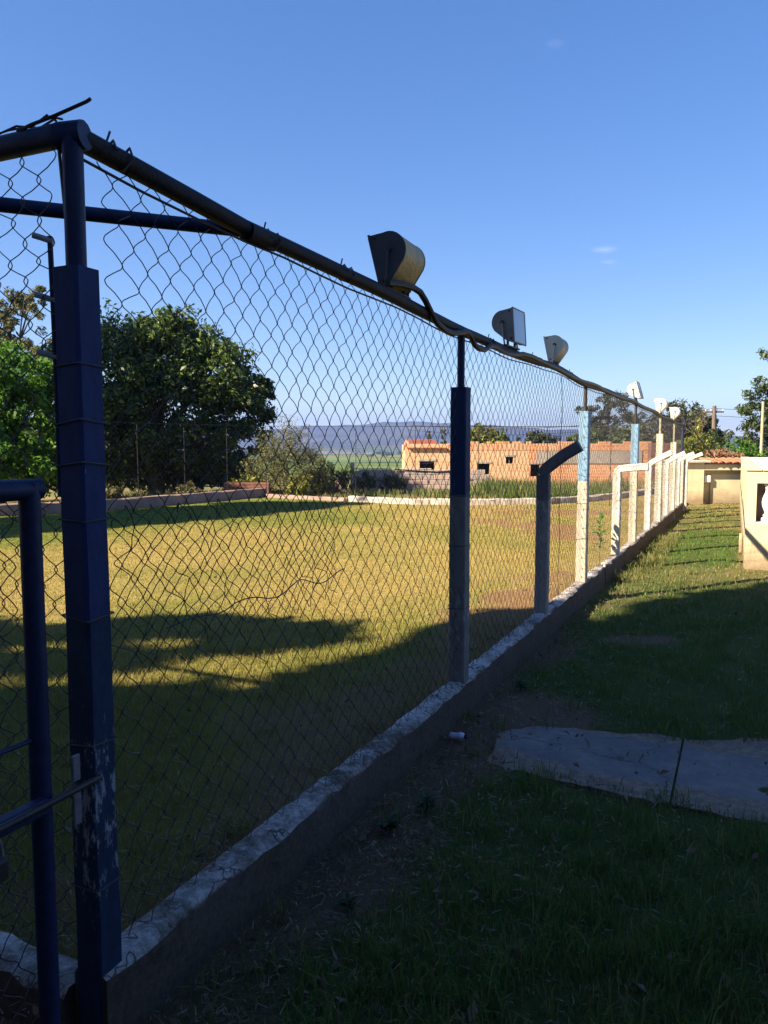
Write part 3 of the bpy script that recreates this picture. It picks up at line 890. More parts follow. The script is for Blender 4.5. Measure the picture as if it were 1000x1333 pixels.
sm = []
for i in range(80):
    d = 1.9 + (18.35 - 1.9) * i / 79
    sm.append(F3(d, float(rail_z(d)) + 0.006 * math.sin(d * 3.1), 0.004 * math.sin(d * 2.2)))
fbuild(B().tube(sm, 0.0275, 12), 'top_rail', M['rail'], True)
fbuild(B().tube([p + Vector((0, 0, -0.045 - 0.006 * math.sin(i * 1.3))) for i, p in enumerate(sm)], 0.004, 5), 'tension_wire', M['wire'], True)
bj = B()
for d in (2.0, 2.62, 3.1, 4.8, 5.75, 6.9):
    z = float(rail_z(d))
    bj.tube([F3(d + 0.01 * k, z) + FN * 0.033 * math.cos(k * 1.25) + Vector((0, 0, 0.033 * math.sin(k * 1.25))) for k in range(9)], 0.0035, 5)
    bj.tube([F3(d, z + 0.03), F3(d + 0.01, z + 0.055)], 0.003, 5)
tag(fbuild(bj, 'wire_tie', M['wire']), kind='stuff')
# rail joint sleeves
for d in (2.58, 5.9, 9.4):
    z = float(rail_z(d))
    fbuild(B().tube([F3(d - 0.05, float(rail_z(d - .05))), F3(d + 0.05, float(rail_z(d + .05)))], 0.032, 12), 'rail_sleeve', M['rail'], True)

def square_post(d, top, m, side, pole_m, pole_r, pole_top, lean=0.0, off=0.0, label=None, bot=-0.1):
    b = B()
    nz = 14
    rings = []
    for i in range(nz + 1):
        z = bot + (top - bot) * i / nz
        taper = side / 2 * (1 + 0.06 * (1 - i / nz))
        c = 0.008
        base = [(-taper + c, -taper), (taper - c, -taper), (taper, -taper + c), (taper, taper - c), (taper - c, taper), (-taper + c, taper), (-taper, taper - c), (-taper, -taper + c)]
        jx, jy = random.uniform(-.0015, .0015), random.uniform(-.0015, .0015)
        rings.append([b.bm.verts.new((x + jx + lean * z, y + jy, z)) for x, y in base])
    for r, s in zip(rings, rings[1:]):
        for k in range(8):
            b.bm.faces.new((r[k], r[(k + 1) % 8], s[(k + 1) % 8], s[k]))
    b.bm.faces.new(rings[0][::-1]); b.bm.faces.new(rings[-1])
    p = b.build('post', m, None)
    p.parent = fence
    p.location = F3(d, 0, off) - fence.location
    p.rotation_euler = (0, 0, FANG)
    if label: p['label'] = label
    q = B().tube([(lean * top, 0, top - 0.05), (lean * top * 1.02, 0, pole_top)], pole_r, 10).build('extension_pole', pole_m, p, True)
    # binding wires round the post
    return p
POSTS = [(1.9, 1.975, M['post_corner'], 0.080, M['blue'], 0.0245, 2.28, 'blue corner post with flaking paint'),
         (4.36, 1.875, M['post_dark'], 0.092, M['blue'], 0.021, 2.17, 'post dark blue above and bare grey below'),
         (7.58, 1.885, M['post_light'], 0.095, M['dark_steel'], 0.018, 2.15, 'post pale blue above and whitewashed below'),
         (10.85, 1.85, M['post_light'], 0.10, M['dark_steel'], 0.018, 2.13, 'post pale blue above and whitewashed below'),
         (13.75, 1.76, M['post_cream'], 0.11, M['pole_pale'], 0.02, 2.08, 'cream and white post with a rusty stain'),
         (16.2, 1.62, M['post_cream'], 0.11, M['pole_pale'], 0.02, 2.05, 'cream and white post with a rusty stain'),
         (18.2, 1.30, M['post_cream'], 0.10, M['blue'], 0.035, 2.03, 'last post with a thick dark blue pole')]
for i, (d, top, m, s, pm, pr, pt, lab) in enumerate(POSTS):
    p = square_post(d, top, m, s, pm, pr, pt, label=lab, bot=-0.1 if i == 0 else 0.02)
    for zz in ([1.74, 1.60, 1.50, 1.37, 1.13, 0.80, 0.43] if i == 0 else [1.27, 0.98, 0.62] if i < 4 else [1.2]):
        h = s / 2 + 0.003
        t = random.uniform(-.03, .03)
        B().tube([(-h, -h, zz), (h, -h, zz + t), (h, h, zz + t * .2), (-h, h, zz - t * .4), (-h, -h, zz)], 0.0022, 5).build('binding_wire', M['wire'], p)
fbuild(B().tube([F3(1.9, 2.285, 0) + Vector((-0.035, .016, 0)), F3(1.9, 2.285) + Vector((0.03, .004, 0.004))], [0.036, 0.034], 12), 'rail_elbow', M['blue'], True)

# wire mesh: interlocking zigzag wires
def chain_mesh(org, U, s0, s1, zbot, ztop, N, pitch=0.050, vp=0.049, rad=0.00165, sides=3, jit=0.0045, bulge=0.008, seed=1, rich=True, gaps=None):
    g = np.random.default_rng(seed)
    ncol = int((s1 - s0) / pitch)
    nrow = int((float(np.max(ztop(np.array([s0, s1])))) - zbot) / vp) + 2
    du = g.normal(0, jit, (ncol + 2, nrow + 1)); dv = g.normal(0, jit, (ncol + 2, nrow + 1))
    V, F, off = [], [], 0
    ring = np.stack([np.cos(np.arange(sides) * 2 * np.pi / sides), np.sin(np.arange(sides) * 2 * np.pi / sides)], -1)
    for i in range(ncol):
        pts = []
        zt = float(ztop(np.array([s0 + i * pitch]))[0])
        nodes = []
        for j in range(nrow):
            c = i + (j + i) % 2
            s = s0 + c * pitch + du[c, j]
            z = zbot + j * vp + dv[c, j]
            s2 = s + 0.014 * math.sin(z * 3.1 + s * 0.9) + 0.008 * math.sin(z * 7 + s * 3.3)
            z += 0.012 * math.sin(s * 2.3 + 1) + 0.010 * math.sin(s * 5.1 + z * 2)
            nodes.append((s2, z, c))
        for (sa, za, ca), (sb, zb, cb) in zip(nodes, nodes[1:]):
            n = bulge * math.sin(sa * 1.7 + za * 2.6)
            stop = za > zt - 0.012
            if stop:
                pts.append((sa, zt, 0)); break
            if rich:
                m_ = min(1.15, max(0.6, (za - 0.45) / 0.95))          # the upper mesh is pulled into waves
                for t in (0.05, 0.2, 0.5, 0.8, 0.95):
                    e = t * t * (3 - 2 * t); e = 0.5 + (t + (e - t) * m_ - 0.5) * 1.12
                    pts.append((sa + (sb - sa) * e, za + (zb - za) * t, n + (0.003 if (ca == i) == (t < .5) else -0.003)))
            else:
                pts.append((sa, za, n))
        P = np.array(pts)
        if len(P) < 2: continue
        W = np.array(org)[None, :] + P[:, :1] * np.array(U)[None, :] + P[:, 2:3] * np.array(N)[None, :]
        W[:, 2] += P[:, 1]
        T = np.gradient(W, axis=0); T /= np.linalg.norm(T, axis=1, keepdims=True) + 1e-9
        X = np.array(N)[None, :] - T * (T @ np.array(N))[:, None]; X /= np.linalg.norm(X, axis=1, keepdims=True) + 1e-9
        Y = np.cross(T, X)
        ringp = W[:, None, :] + rad * (X[:, None, :] * ring[None, :, :1] + Y[:, None, :] * ring[None, :, 1:])
        n = len(P)
        V.append(ringp.reshape(-1, 3))
        a = np.arange(n - 1)[:, None] * sides + np.arange(sides)[None, :]
        b = np.arange(n - 1)[:, None] * sides + (np.arange(sides)[None, :] + 1) % sides
        F.append((np.stack([a, b, b + sides, a + sides], -1) + off).reshape(-1, 4)); off += n * sides
    return np.concatenate(V), np.concatenate(F)

SL = math.hypot(1, FM)
V, F = chain_mesh((FC * 0 + fx(0), 0, 0), tuple(FU), 1.97 * SL, 18.2 * SL, 0.20, lambda s: rail_z(s / SL) - 0.03, tuple(FN), seed=3)
tag(fpart(np_mesh('wire_mesh', V, F, M['wire'], smooth=True)), kind='stuff')
# a strip of older mesh still laced behind the lower half of the first bay
V, F = chain_mesh((fx(0), 0, 0), tuple(FU), 2.0 * SL, 3.1 * SL, 0.93, lambda s: 1.36 + 0.03 * np.sin(s * 9), tuple(FN), seed=9, jit=0.010)
V = V + np.array([FN.x, FN.y, 0]) * -0.02
tag(fpart(np_mesh('wire_mesh', V, F, M['wire'], smooth=True)), kind='stuff')
lw = [F3(d, 1.05 - 0.02 * abs(math.sin(d * 9)) + 0.01 * math.sin(d * 23), 0.006) for d in np.linspace(2.15, 3.1, 40)]
fbuild(B().tube(lw, 0.0022, 5), 'lacing_wire', M['wire'], True)
# lacing wire sagging across the mesh
lw = [F3(6.62 + 0.02 * math.sin(z * 11), z, 0.008) for z in np.linspace(0.22, 2.15, 40)]
fbuild(B().tube(lw, 0.0028, 5), 'lacing_wire', M['wire'], True)

# ------------------------------------------------------------------ short side fence (left of the corner)
sfence = thing('chain_link_fence', 'short fence side left of the corner post above the gate', 'fence', CORNER + Vector((-0.06, 0.03, 0)))
LU = Vector((-1, FM, 0)).normalized()
def L3(s, z, off=0.0): return CORNER + LU * s + Vector((0, 0, z)) + FU * off
def spart(o): o.parent = sfence; o.location = -sfence.location; return o
spart(B().tube([L3(0.02, 2.292), L3(0.6, 2.30), L3(2.5, 2.31), L3(8, 2.3)], 0.0285, 12).build('top_rail', M['blue'], None, True))
spart(B().tube([F3(2.53, 2.236), F3(2.53, 2.236).lerp(Vector((-1.25, 2.235, 2.245)), 0.5), Vector((-1.25, 2.235, 2.245))], 0.022, 12).build('corner_brace', M['blue'], None, True))
V, F = chain_mesh(tuple(CORNER), tuple(LU), 0.06, 6.5, 0.19, lambda s: s * 0 + 2.27, tuple(FU), seed=5)
tag(spart(np_mesh('wire_mesh', V, F, M['wire'], smooth=True)), kind='stuff')
for s_ in (2.9, 5.9):
    b = B().box((-0.045, -0.045, -0.1), (0.045, 0.045, 1.95), 0.008).build('post', M['post_corner'], None)
    b.parent = sfence; b.location = L3(s_, 0) - sfence.location; b.rotation_euler = (0, 0, FANG)
    B().tube([(0, 0, 1.9), (0, 0, 2.29)], 0.0245, 10).build('extension_pole', M['blue'], b, True)
spart(B().tube([L3(0.045, 2.27), L3(0.04, 2.1, .01), L3(0.035, 1.97, .01)], 0.0045, 5).build('tie_rod', M['dark_steel'], None))

# rusty bar and wire scraps lying on the rail corner
t = thing('rusty_bar', 'dark bent reinforcing bar sticking up over the corner post', 'metal bar', L3(0.05, 2.33))
b = B().tube([Vector((-0.90, 1.96, 2.318)), Vector((-0.854, 1.93, 2.322)), Vector((-0.785, 1.905, 2.333)), Vector((-0.70, 1.885, 2.357)), Vector((-0.689, 1.88, 2.361))], 0.0042, 6).build('bar', M['rebar'], t, True); b.location = -t.location
b = B().tube([L3(0.30, 2.329), L3(0.22, 2.334), L3(0.13, 2.330), L3(0.085, 2.350, .005), L3(0.075, 2.342), L3(0.05, 2.328)], 0.0028, 5).tube([L3(0.26, 2.33), L3(0.2, 2.345, .01), L3(0.13, 2.332, .02), L3(0.05, 2.335), L3(0.03, 2.328)], 0.0028, 5).build('wire_scrap', M['rebar'], t, True); b.location = -t.location

# rod with three pegs fixed behind the corner post
base = Vector((-0.822, 1.95, 1.42))
t = thing('peg_rod', 'thin upright rod with three pale pegs beside the corner post', 'bracket', base)
B().tube([(0, 0, 0), (0, 0, 0.30), (-0.002, 0, 0.5), (-0.004, 0, 0.645)], 0.007, 8).build('rod', M['blue'], t, True)
for z in (0.638, 0.495, 0.355):
    B().tube([(0.004, 0.0, z - 0.006), (-0.02, -0.004, z + 0.002), (-0.042, -0.01, z + 0.008)], 0.0075, 8).build('peg', M['peg'], t, True)

# ------------------------------------------------------------------ gate
gate = thing('metal_gate', 'blue tubular gate with wire mesh and bolt at the left edge', 'gate', F3(1.755, 0))
def gpart(b, name, m, smooth=False):
    o = b.build(name, m, gate, smooth); o.location = -gate.location; return o
g0, g1 = 1.755, 0.80
r_ = 0.0245
gpart(B().tube([F3(g0, 0.08), F3(g0, 1.475 - 0.01)], r_, 14), 'stile', M['blue'], True)
gpart(B().tube([F3(g1, 0.08), F3(g1, 1.475 - 0.01)], r_, 14), 'stile', M['blue'], True)
gpart(B().tube([F3(g0 + r_, 1.45), F3(g1 - r_, 1.45)], r_, 14), 'top_bar', M['blue'], True)
gpart(B().tube([F3(g0 - r_, 0.10), F3(g1 + r_, 0.10)], r_, 14), 'bottom_bar', M['blue'], True)
gpart(B().tube([F3(g0, 0.866), F3(g1, 0.866)], 0.006, 8), 'cross_rod', M['blue'], True)
Mg = Matrix.Translation(F3(1.3, 0.715, 0.03)) @ Matrix.Rotation(FANG, 4, 'Z')
gpart(B().box((-0.016, -0.5, -0.018), (0.016, 0.49, 0.018), 0.004, Mg), 'mid_bar', M['blue'])
gpart(B().tube([F3(1.55, 0.725, 0.055), F3(1.875, 0.725, 0.05)], 0.0085, 10), 'bolt', M['dark_steel'], True)
Mp = Matrix.Translation(F3(1.825, 0.0, 0.03)) @ Matrix.Rotation(FANG, 4, 'Z')
gpart(B().box((-0.004, -0.012, 0.735), (0.004, 0.012, 0.80), 0.002, Mp), 'strike_plate', M['zinc'])
gpart(B().box((-0.004, -0.012, 0.625), (0.004, 0.012, 0.705), 0.002, Mp), 'strike_plate', M['zinc'])
V, F = chain_mesh((fx(0), 0, 0), tuple(FU), (g1 + 0.02) * SL, (g0 - 0.01) * SL, 0.12, lambda s: s * 0 + 1.44, tuple(FN), seed=8)
w = np_mesh('wire_mesh', V, F, M['wire'], gate, smooth=True); w.location = -gate.location
tag(w, kind='stuff')
pk = F3(1.60, 0.70, 0.062)
t = thing('padlock', 'dark padlock hanging from the bolt of the blue gate', 'padlock', pk)
b = B().box((-0.014, -0.024, -0.085), (0.014, 0.024, -0.035), 0.006).build('body', M['dark_steel'], t); b.rotation_euler = (0, 0, FANG)
b = B().tube([(0, 0.016 * math.cos(a), -0.033 + 0.05 * max(0, math.sin(a)) - 0.004) for a in np.linspace(0, math.pi, 9)], 0.004, 8).build('shackle', M['zinc'], t, True); b.rotation_euler = (0, 0, FANG)

# ------------------------------------------------------------------ bent concrete posts
def bent_post(d, hz, arm, rise, m, label, off=0.0, lean=0.0):
    """square post cranked over the lawn at its head"""
    side = 0.098
    t = thing('bent_post', label, 'post', F3(d, 0.0, off), FANG, 'bent concrete posts along the fence')
    def sweep(path, s, name):
        b = B(); rings = []
        for i, (x, z) in enumerate(path):
            a = path[max(i - 1, 0)]; c = path[min(i + 1, len(path) - 1)]
            tx, tz = c[0] - a[0], c[1] - a[1]; L = math.hypot(tx, tz); tx, tz = tx / L, tz / L
            nx, nz = tz, -tx
            h = s / 2; k = 0.009
            prof = [(-h + k, -h), (h - k, -h), (h, -h + k), (h, h - k), (h - k, h), (-h + k, h), (-h, h - k), (-h, -h + k)]
            j = random.uniform(-.0015, .0015)
            rings.append([b.bm.verts.new((x + nx * (u + j), v, z + nz * (u + j))) for u, v in prof])
        for r, q in zip(rings, rings[1:]):
            for n_ in range(8): b.bm.faces.new((r[n_], r[(n_ + 1) % 8], q[(n_ + 1) % 8], q[n_]))
        b.bm.faces.new(rings[0][::-1]); b.bm.faces.new(rings[-1])
        return b.build(name, m, t)
    sweep([(lean * z, z) for z in np.linspace(-0.1, hz - 0.045, 12)] , side, 'shaft')
    x0 = lean * hz
    L = math.hypot(arm, rise); cx, cz = arm / L, rise / L
    sweep([(x0, hz - 0.044), (x0 + 0.006, hz - 0.01), (x0 + 0.03, hz + 0.018), (x0 + 0.07 * cx + .02, hz + 0.02 + 0.07 * cz), (x0 + arm * .6, hz + 0.02 + rise * .6), (x0 + arm, hz + 0.02 + rise)], side * 0.9, 'arm')
    return t
bent_post(6.12, 1.36, 0.28, 0.17, M['post_gmix'], 'grey bent post in shade, nearest of the cranked concrete posts')
bent_post(9.5, 1.245, 0.36, 0.03, M['post_white'], 'white cranked post with the flattest arm and a leafy sprig at its foot')
bent_post(12.4, 1.25, 0.34, 0.17, M['post_white'], 'white cranked post third along, between two pale fence posts')
bent_post(15.0, 1.23, 0.33, 0.16, M['post_white'], 'white cranked post fourth along, before the rusty flagged fence pole')
bent_post(17.35, 1.21, 0.33, 0.15, M['post_white'], 'white cranked post next to last, close to the cream shed')
bent_post(18.25, 1.19, 0.36, 0.15, M['post_white'], 'last white cranked post, against the corner of the cream shed', off=0.09)

# ------------------------------------------------------------------ floodlights on the rail
def flood(d, facing, label, shell, cap, trim, size=1.0, tilt=12, yaw=0, lift=0.0, glassc=(0.30, 0.33, 0.36)):
    rz = float(rail_z(d))
    t = thing('floodlight', label, 'floodlight', F3(d, rz + 0.026), FANG + (0 if facing > 0 else math.pi) + R(yaw), 'floodlights along the top rail')
    T = Matrix.Translation((0, 0, (0.150 + lift) * size)) @ Matrix.Rotation(R(tilt), 4, 'Y') @ Matrix.Scale(size, 4)
    prof = [(0.07, 0.135)]
    for a in np.linspace(84, 235, 13):
        prof.append((-0.012 + 0.088 * math.cos(R(a)), 0.035 + 0.092 * math.sin(R(a))))
    prof += [(0.02, -0.115), (0.07, -0.125)]
    def extr(pf, y0, y1, name, m, smooth=False, sc=1.0):
        b = B()
        cx, cz = sum(p[0] for p in pf) / len(pf), sum(p[1] for p in pf) / len(pf)
        A = [b.bm.verts.new((cx + (x - cx) * sc, y0, cz + (z - cz) * sc)) for x, z in pf]
        C_ = [b.bm.verts.new((cx + (x - cx) * sc, y1, cz + (z - cz) * sc)) for x, z in pf]
        n = len(pf)
        b.bm.faces.new(A); b.bm.faces.new(C_[::-1])
        for k in range(n): b.bm.faces.new((A[k], A[(k + 1) % n], C_[(k + 1) % n], C_[k]))
        bmesh.ops.transform(b.bm, matrix=T, verts=b.bm.verts)
        return b.build(name, m, t, smooth)
    hl = 0.14
    extr(prof, -hl, hl, 'housing', shell, True)
    for sgn in (-1, 1):
        c = extr(prof, sgn * hl, sgn * (hl + 0.008), 'end_cap', cap, False, 1.03)
        for x, z in ((0.05, 0.115), (0.055, -0.10), (-0.012, 0.035)):
            B().lathe([(0.008, 0), (0.008, 0.004), (0.004, 0.006)], 8, T @ Matrix.Translation((x, sgn * (hl + 0.008), z)) @ Matrix.Rotation(-sgn * math.pi / 2, 4, 'X')).build('screw', M['dark_steel'], c)
    fr = B()
    y = hl + 0.012
    fr.box((0.070, -y, 0.134), (0.084, y, 0.144), 0.003, T).box((0.070, -y, -0.135), (0.084, y, -0.125), 0.003, T)
    fr.box((0.070, -y, -0.1245), (0.084, -y + 0.012, 0.1335), 0.003, T).box((0.070, y - 0.012, -0.1245), (0.084, y, 0.1335), 0.003, T)
    fr.build('front_frame', trim, t)
    gm = mat('floodlight_glass', glassc, rough=0.12, spec=0.6)
    B().box((0.0725, -y + 0.0125, -0.124), (0.080, y - 0.0125, 0.133), 0, T).build('glass', gm, t)
    zb = (0.150 + lift) * size - 0.115 * size
    for yy in (-0.085, 0.085):
        B().tube([(0.01, yy * size, 0.004), (0.01, yy * size, zb + 0.02)], 0.009, 8).build('bracket_leg', M['dark_steel'], t)
    for sgn in (-1, 1):
        pv = T @ Vector((-0.012, sgn * (hl + 0.016), 0.035))
        B().tube([(pv.x, pv.y, pv.z), (pv.x * .6 + .004, pv.y + sgn * .002, pv.z * .55), (0.01, pv.y + sgn * .002, 0.002)], 0.006, 6).build('yoke', trim, t)
        B().lathe([(0.016, 0), (0.016, 0.008), (0.007, 0.012)], 8, T @ Matrix.Translation((-0.012, sgn * (hl + 0.010), 0.035)) @ Matrix.Rotation(-sgn * math.pi / 2, 4, 'X')).build('pivot_bolt', M['dark_steel'], t)
    B().box((-0.004, -(hl + 0.026) * size, -0.006), (0.026, (hl + 0.026) * size, 0.006), 0.002).build('bracket', M['dark_steel'], t)
    return t
gold = mat('bronzed_reflector', (0.72, 0.42, 0.11), (0.42, 0.26, 0.10), 9, 0.5, 0.25, 60, metal=0.0, spec=0.5)
capd = mat('dark_grey_cap', (0.055, 0.055, 0.065), (0.085, 0.08, 0.085), 12, 0.6, 0.15, 60)
alu = mat('weathered_aluminium', (0.30, 0.285, 0.26), (0.22, 0.20, 0.18), 10, 0.5, 0.15, 60, metal=0.4)
creamc = mat('cream_cap', (0.80, 0.72, 0.53), (0.70, 0.62, 0.46), 10, 0.65, 0.1, 50)
whitec = mat('white_housing', (0.58, 0.56, 0.52), (0.42, 0.39, 0.34), 10, 0.6, 0.1, 50)
rustc = mat('rust_streaked_white', (0.58, 0.54, 0.47), (0.42, 0.18, 0.07), 7, 0.7, 0.2, 40, lo=0.5, hi=0.62)
flood(3.60, -1, 'nearest floodlight, bronze curved back with dark grey end', gold, capd, capd, 0.88, 14, 3)
flood(5.22, 1, 'grey floodlight with glass turned towards the lawn, right of the dark post', alu, alu, alu, 0.82, -4, -3, 0, (0.55, 0.57, 0.6))
flood(6.45, -1, 'cream ended floodlight tilted over the pitch, third along the rail', alu, creamc, creamc, 0.80, 12, 2, 0.01)
flood(10.75, 1, 'white floodlight leaning back, on the pale blue post', whitec, whitec, capd, 0.85, -16, 0)
flood(13.85, -1, 'white floodlight with rust streaks, second from the far end', rustc, whitec, whitec, 1.0, 10, 0)
flood(16.3, -1, 'small white floodlight, farthest along the rail', whitec, whitec, whitec, 1.0, 8, 0)

# ------------------------------------------------------------------ power cable along the rail
cz = [(3.45, 2.262, .02), (3.565, 2.278, .03), (3.68, 2.287, .03), (3.75, 2.278, .035), (3.81, 2.249, .035), (3.88, 2.202, .035), (3.96, 2.165, .03), (4.06, 2.146, .03), (4.17, 2.146, .03), (4.28, 2.165, .03), (4.36, 2.182, .035), (4.43, 2.165, .03), (4.48, 2.128, .03), (4.56, 2.112, .03), (4.66, 2.118, .03), (4.75, 2.155, .03), (4.85, 2.16, .03), (4.95, 2.149, .03), (5.05, 2.146, .033), (5.15, 2.152, .033), (5.3, 2.165, .033), (5.42, 2.185, .03)]
for d in np.arange(5.6, 18.2, 0.15):
    cz.append((d, float(rail_z(d)) + 0.012 * math.sin(d * 2.6) - 0.004, 0.034 + 0.006 * math.sin(d * 5)))
pts = [F3(d, z, o) for d, z, o in cz]
pts += [Vector((7.35, 18.9, 2.12)), Vector((7.75, 19.5, 2.02)), Vector((8.2, 20.0, 1.7)), Vector((8.6, 20.3, 1.36)), Vector((8.8, 20.5, 1.22))]
o = B().tube(pts, 0.0155, 8).build('power_cable', M['rubber'], None, True)
tag(o, 'thick black cable looping along the top rail between the floodlights', 'cable')

# ------------------------------------------------------------------ far fence across the pitch
FF = [(-7.2, 18.6), (-3.45, 22.5), (-0.75, 20.55), (0.8, 19.75), (2.4, 19.62), (4.2, 19.8), (6.94, 18.05)]
ff = thing('chain_link_fence', 'thin dark fence crossing the far side of the pitch', 'fence', (FF[0][0], FF[0][1], 0))
def ffp(o): o.parent = ff; o.location = -ff.location; return o
fz = lambda x: 2.03 + 0.0 * x + 0.09 * float(sstep(2, -4, x))
ffp(B().tube([(x, y, fz(x)) for x, y in FF], 0.011, 6).build('top_rail', M['rubber'], None, True))
for (a, b_) in zip(FF, FF[1:]):
    L = math.dist(a, b_); k = max(1, round(L / 1.45))
    for i in range(k):
        x = a[0] + (b_[0] - a[0]) * i / k; y = a[1] + (b_[1] - a[1]) * i / k
        ffp(B().tube([(x, y, -0.1), (x, y, fz(x))], 0.009, 6).build('post', M['rubber'], None))
    V, F = chain_mesh((a[0], a[1], 0), ((b_[0] - a[0]) / L, (b_[1] - a[1]) / L, 0), 0.0, L, 0.3, lambda s: s * 0 + 2.0, (-(b_[1] - a[1]) / L, (b_[0] - a[0]) / L, 0), rad=0.0013, rich=False, seed=11, jit=0.004, pitch=0.06, vp=0.07)
    tag(ffp(np_mesh('wire_mesh', V, F, M['wire_far'])), kind='stuff')

# ------------------------------------------------------------------ cream terrace wall at the right edge
W0 = Vector((4.52, 9.56, 0))
WU = Vector((0.456, 1, 0)).normalized(); WN = Vector((WU.y, -WU.x, 0)); WANG = math.atan2(-0.456, 1)
tw = thing('terrace_wall', 'cream terrace wall with a white baluster in its opening', 'wall', W0, WANG)
# local axes: x to the right along the front, y away along the side
T_ = 1.235
B().box((0, 0.0, -0.1), (0.115, 0.16, T_), 0.001).box((0.1155, 0.0, -0.1), (3.2, 0.16, 0.575), 0.001).box((0.1155, 0.0, 1.085), (3.2, 0.16, T_), 0.001).box((2.4, 0.0, 0.577), (3.2, 0.16, 1.083), 0.004).build('front_wall', M['cream'], tw)
B().box((0, 0.162, -0.1), (0.112, 11.2, T_ - 0.002), 0.006).build('side_wall', M['cream'], tw)
B().box((-0.02, -0.02, T_ + 0.001), (0.17, 11.2, T_ + 0.03), 0.008).box((0.1715, -0.02, T_ + 0.001), (3.2, 0.17, T_ + 0.03), 0.008).build('coping', M['cream'], tw)
B().box((0.1725, 0.1725, T_ + 0.005), (3.2, 11.0, T_ + 0.022), 0.0).build('top_slab', M['white'], tw)
B().box((0.115, 0.42, -0.05), (3.2, 0.5, 1.2), 0).build('back_wall', M['dim'], tw)
B().box((-0.05, 1.6, -0.05), (-0.003, 1.9, 0.26), 0.01).build('plinth', M['cream'], tw)
B().box((0.119, 0.005, 0.577), (2.4, 0.19, 0.60), 0.004).build('sill', M['white'], tw)
bal_prof = [(0.075, 0), (0.075, 0.05), (0.05, 0.06), (0.058, 0.085), (0.035, 0.11), (0.045, 0.14), (0.068, 0.20), (0.074, 0.25), (0.062, 0.31), (0.038, 0.37), (0.032, 0.41), (0.048, 0.425), (0.035, 0.44), (0.055, 0.455), (0.055, 0.484)]
for i in range(10):
    B().lathe(bal_prof, 18, Matrix.Translation((0.25 + 0.2 * i, 0.085, 0.60))).build('baluster', M['white'], tw, True)

# ------------------------------------------------------------------ cream shed at the end of the strip
sh = thing('garden_shed', 'low cream shed with clay roof tiles closing the grass strip', 'shed', (7.86, 20.3, 0))
B().box((0, 0, -0.1), (0.60, 1.6, 1.10), 0.008).build('wall', M['cream'], sh)
B().box((-0.10, -0.004, -0.1), (-0.002, 1.55, 1.08), 0.01).build('wall', M['cream_shadow'], sh)['label'] = 'wall end in the grey of its shadow'  # grey colour stands for the shadow along the shed's left edge
B().box((0.602, 0.0, 0.90), (2.3, 1.6, 1.06), 0.006).build('lintel', M['cream'], sh)
B().box((0.602, 0.22, -0.1), (2.3, 1.6, 0.898), 0).build('wall', M['cream'], sh)
B().box((0.84, 0.17, 0.0), (1.9, 0.218, 0.80), 0.008).build('door', M['cream'], sh)
B().box((0.64, 0.06, 0.58), (0.80, 0.215, 0.76), 0.008).build('meter_box', M['white'], sh)
B().box((-0.1, -0.12, 1.101), (0.72, 1.7, 1.16), 0.008).build('roof_slab', M['kerb_white'], sh)
tm = None
for r_i in range(2):
    for i in range(9):
        b = B()
        n = 7
        A = [(0.105 * math.cos(math.pi * k / n), 0.055 * math.sin(math.pi * k / n)) for k in range(n + 1)]
        if tm is None:
            va = [b.bm.verts.new((x, 0, z)) for x, z in A]; vb = [b.bm.verts.new((x * .86, 0.46, z * .9 + 0.05)) for x, z in A]
            vc = [b.bm.verts.new((x * .85, 0, z * .82 - .004)) for x, z in A]
            for k in range(n):
                b.bm.faces.new((va[k], va[k + 1], vb[k + 1], vb[k])); b.bm.faces.new((va[k], vc[k], vc[k + 1], va[k + 1]))
            o = b.build('tile', M['tile'], sh, True); tm = o.data
        else:
            b.bm.free(); o = bpy.data.objects.new('tile', tm); COL.objects.link(o); o.parent = sh
        o.location = (0.83 + 0.19 * i, -0.10 + 0.40 * r_i, 1.085 + 0.05 * r_i); o.rotation_euler = (0, 0, R(random.uniform(-2.5, 2.5)))
B().box((0.66, -0.03, 1.062), (2.45, 1.5, 1.083), 0.0).build('roof_slab', M['tile'], sh)

# brown brick wall end standing beyond the pitch corner
o = B().box((9.0, 26.0, -0.3), (10.2, 26.3, 1.64), 0.01).build('brick_wall', M['brick_brown'], None)
tag(o, 'dark brown brick wall end beyond the far corner of the fence', 'wall')

# ------------------------------------------------------------------ brick house under construction
hs = thing('brick_house', 'unfinished orange brick house with empty windows and a stub of red roof', 'house', (1.1, 40, -0.9))
HX, HY, HZ = 1.1, 40, -0.9
def wallrun(x0, x1, z0, z1, holes, y, th, m, name='wall'):
    """front wall with window openings left out"""
    b = B()
    xs = x0
    for (a, c, lo, hi) in sorted(holes):
        b.box((xs, y, z0), (a, y + th, z1)); b.box((a, y, z0), (c, y + th, lo)); b.box((a, y, hi), (c, y + th, z1)); xs = c
    b.box((xs, y, z0), (x1, y + th, z1))
    bmesh.ops.remove_doubles(b.bm, verts=b.bm.verts, dist=1e-4)
    o = b.build(name, m, hs); o.location = (-HX, -HY, -HZ); return o
H1 = [(1.85, 2.62, 0.18, 0.74), (4.84, 5.50, 0.05, 0.62)]
H2 = [(7.62, 8.1, -0.05, 0.58)]
wallrun(1.1, 6.2, -0.95, 1.30, H1, 40, 0.2, M['brick_tan'])
wallrun(6.2, 7.5, -0.95, 1.30, [(6.33, 6.72, 0.62, 0.97)], 40, 0.2, M['brick_tan'])
wallrun(7.5, 14.2, -0.95, 1.30, H2, 40, 0.2, M['brick_orange'])
o = B().box((3.3, 39.985, 1.302), (14.22, 40.22, 1.66), 0.0).build('brick_band', M['brick_orange'], hs); o.location = (-HX, -HY, -HZ)
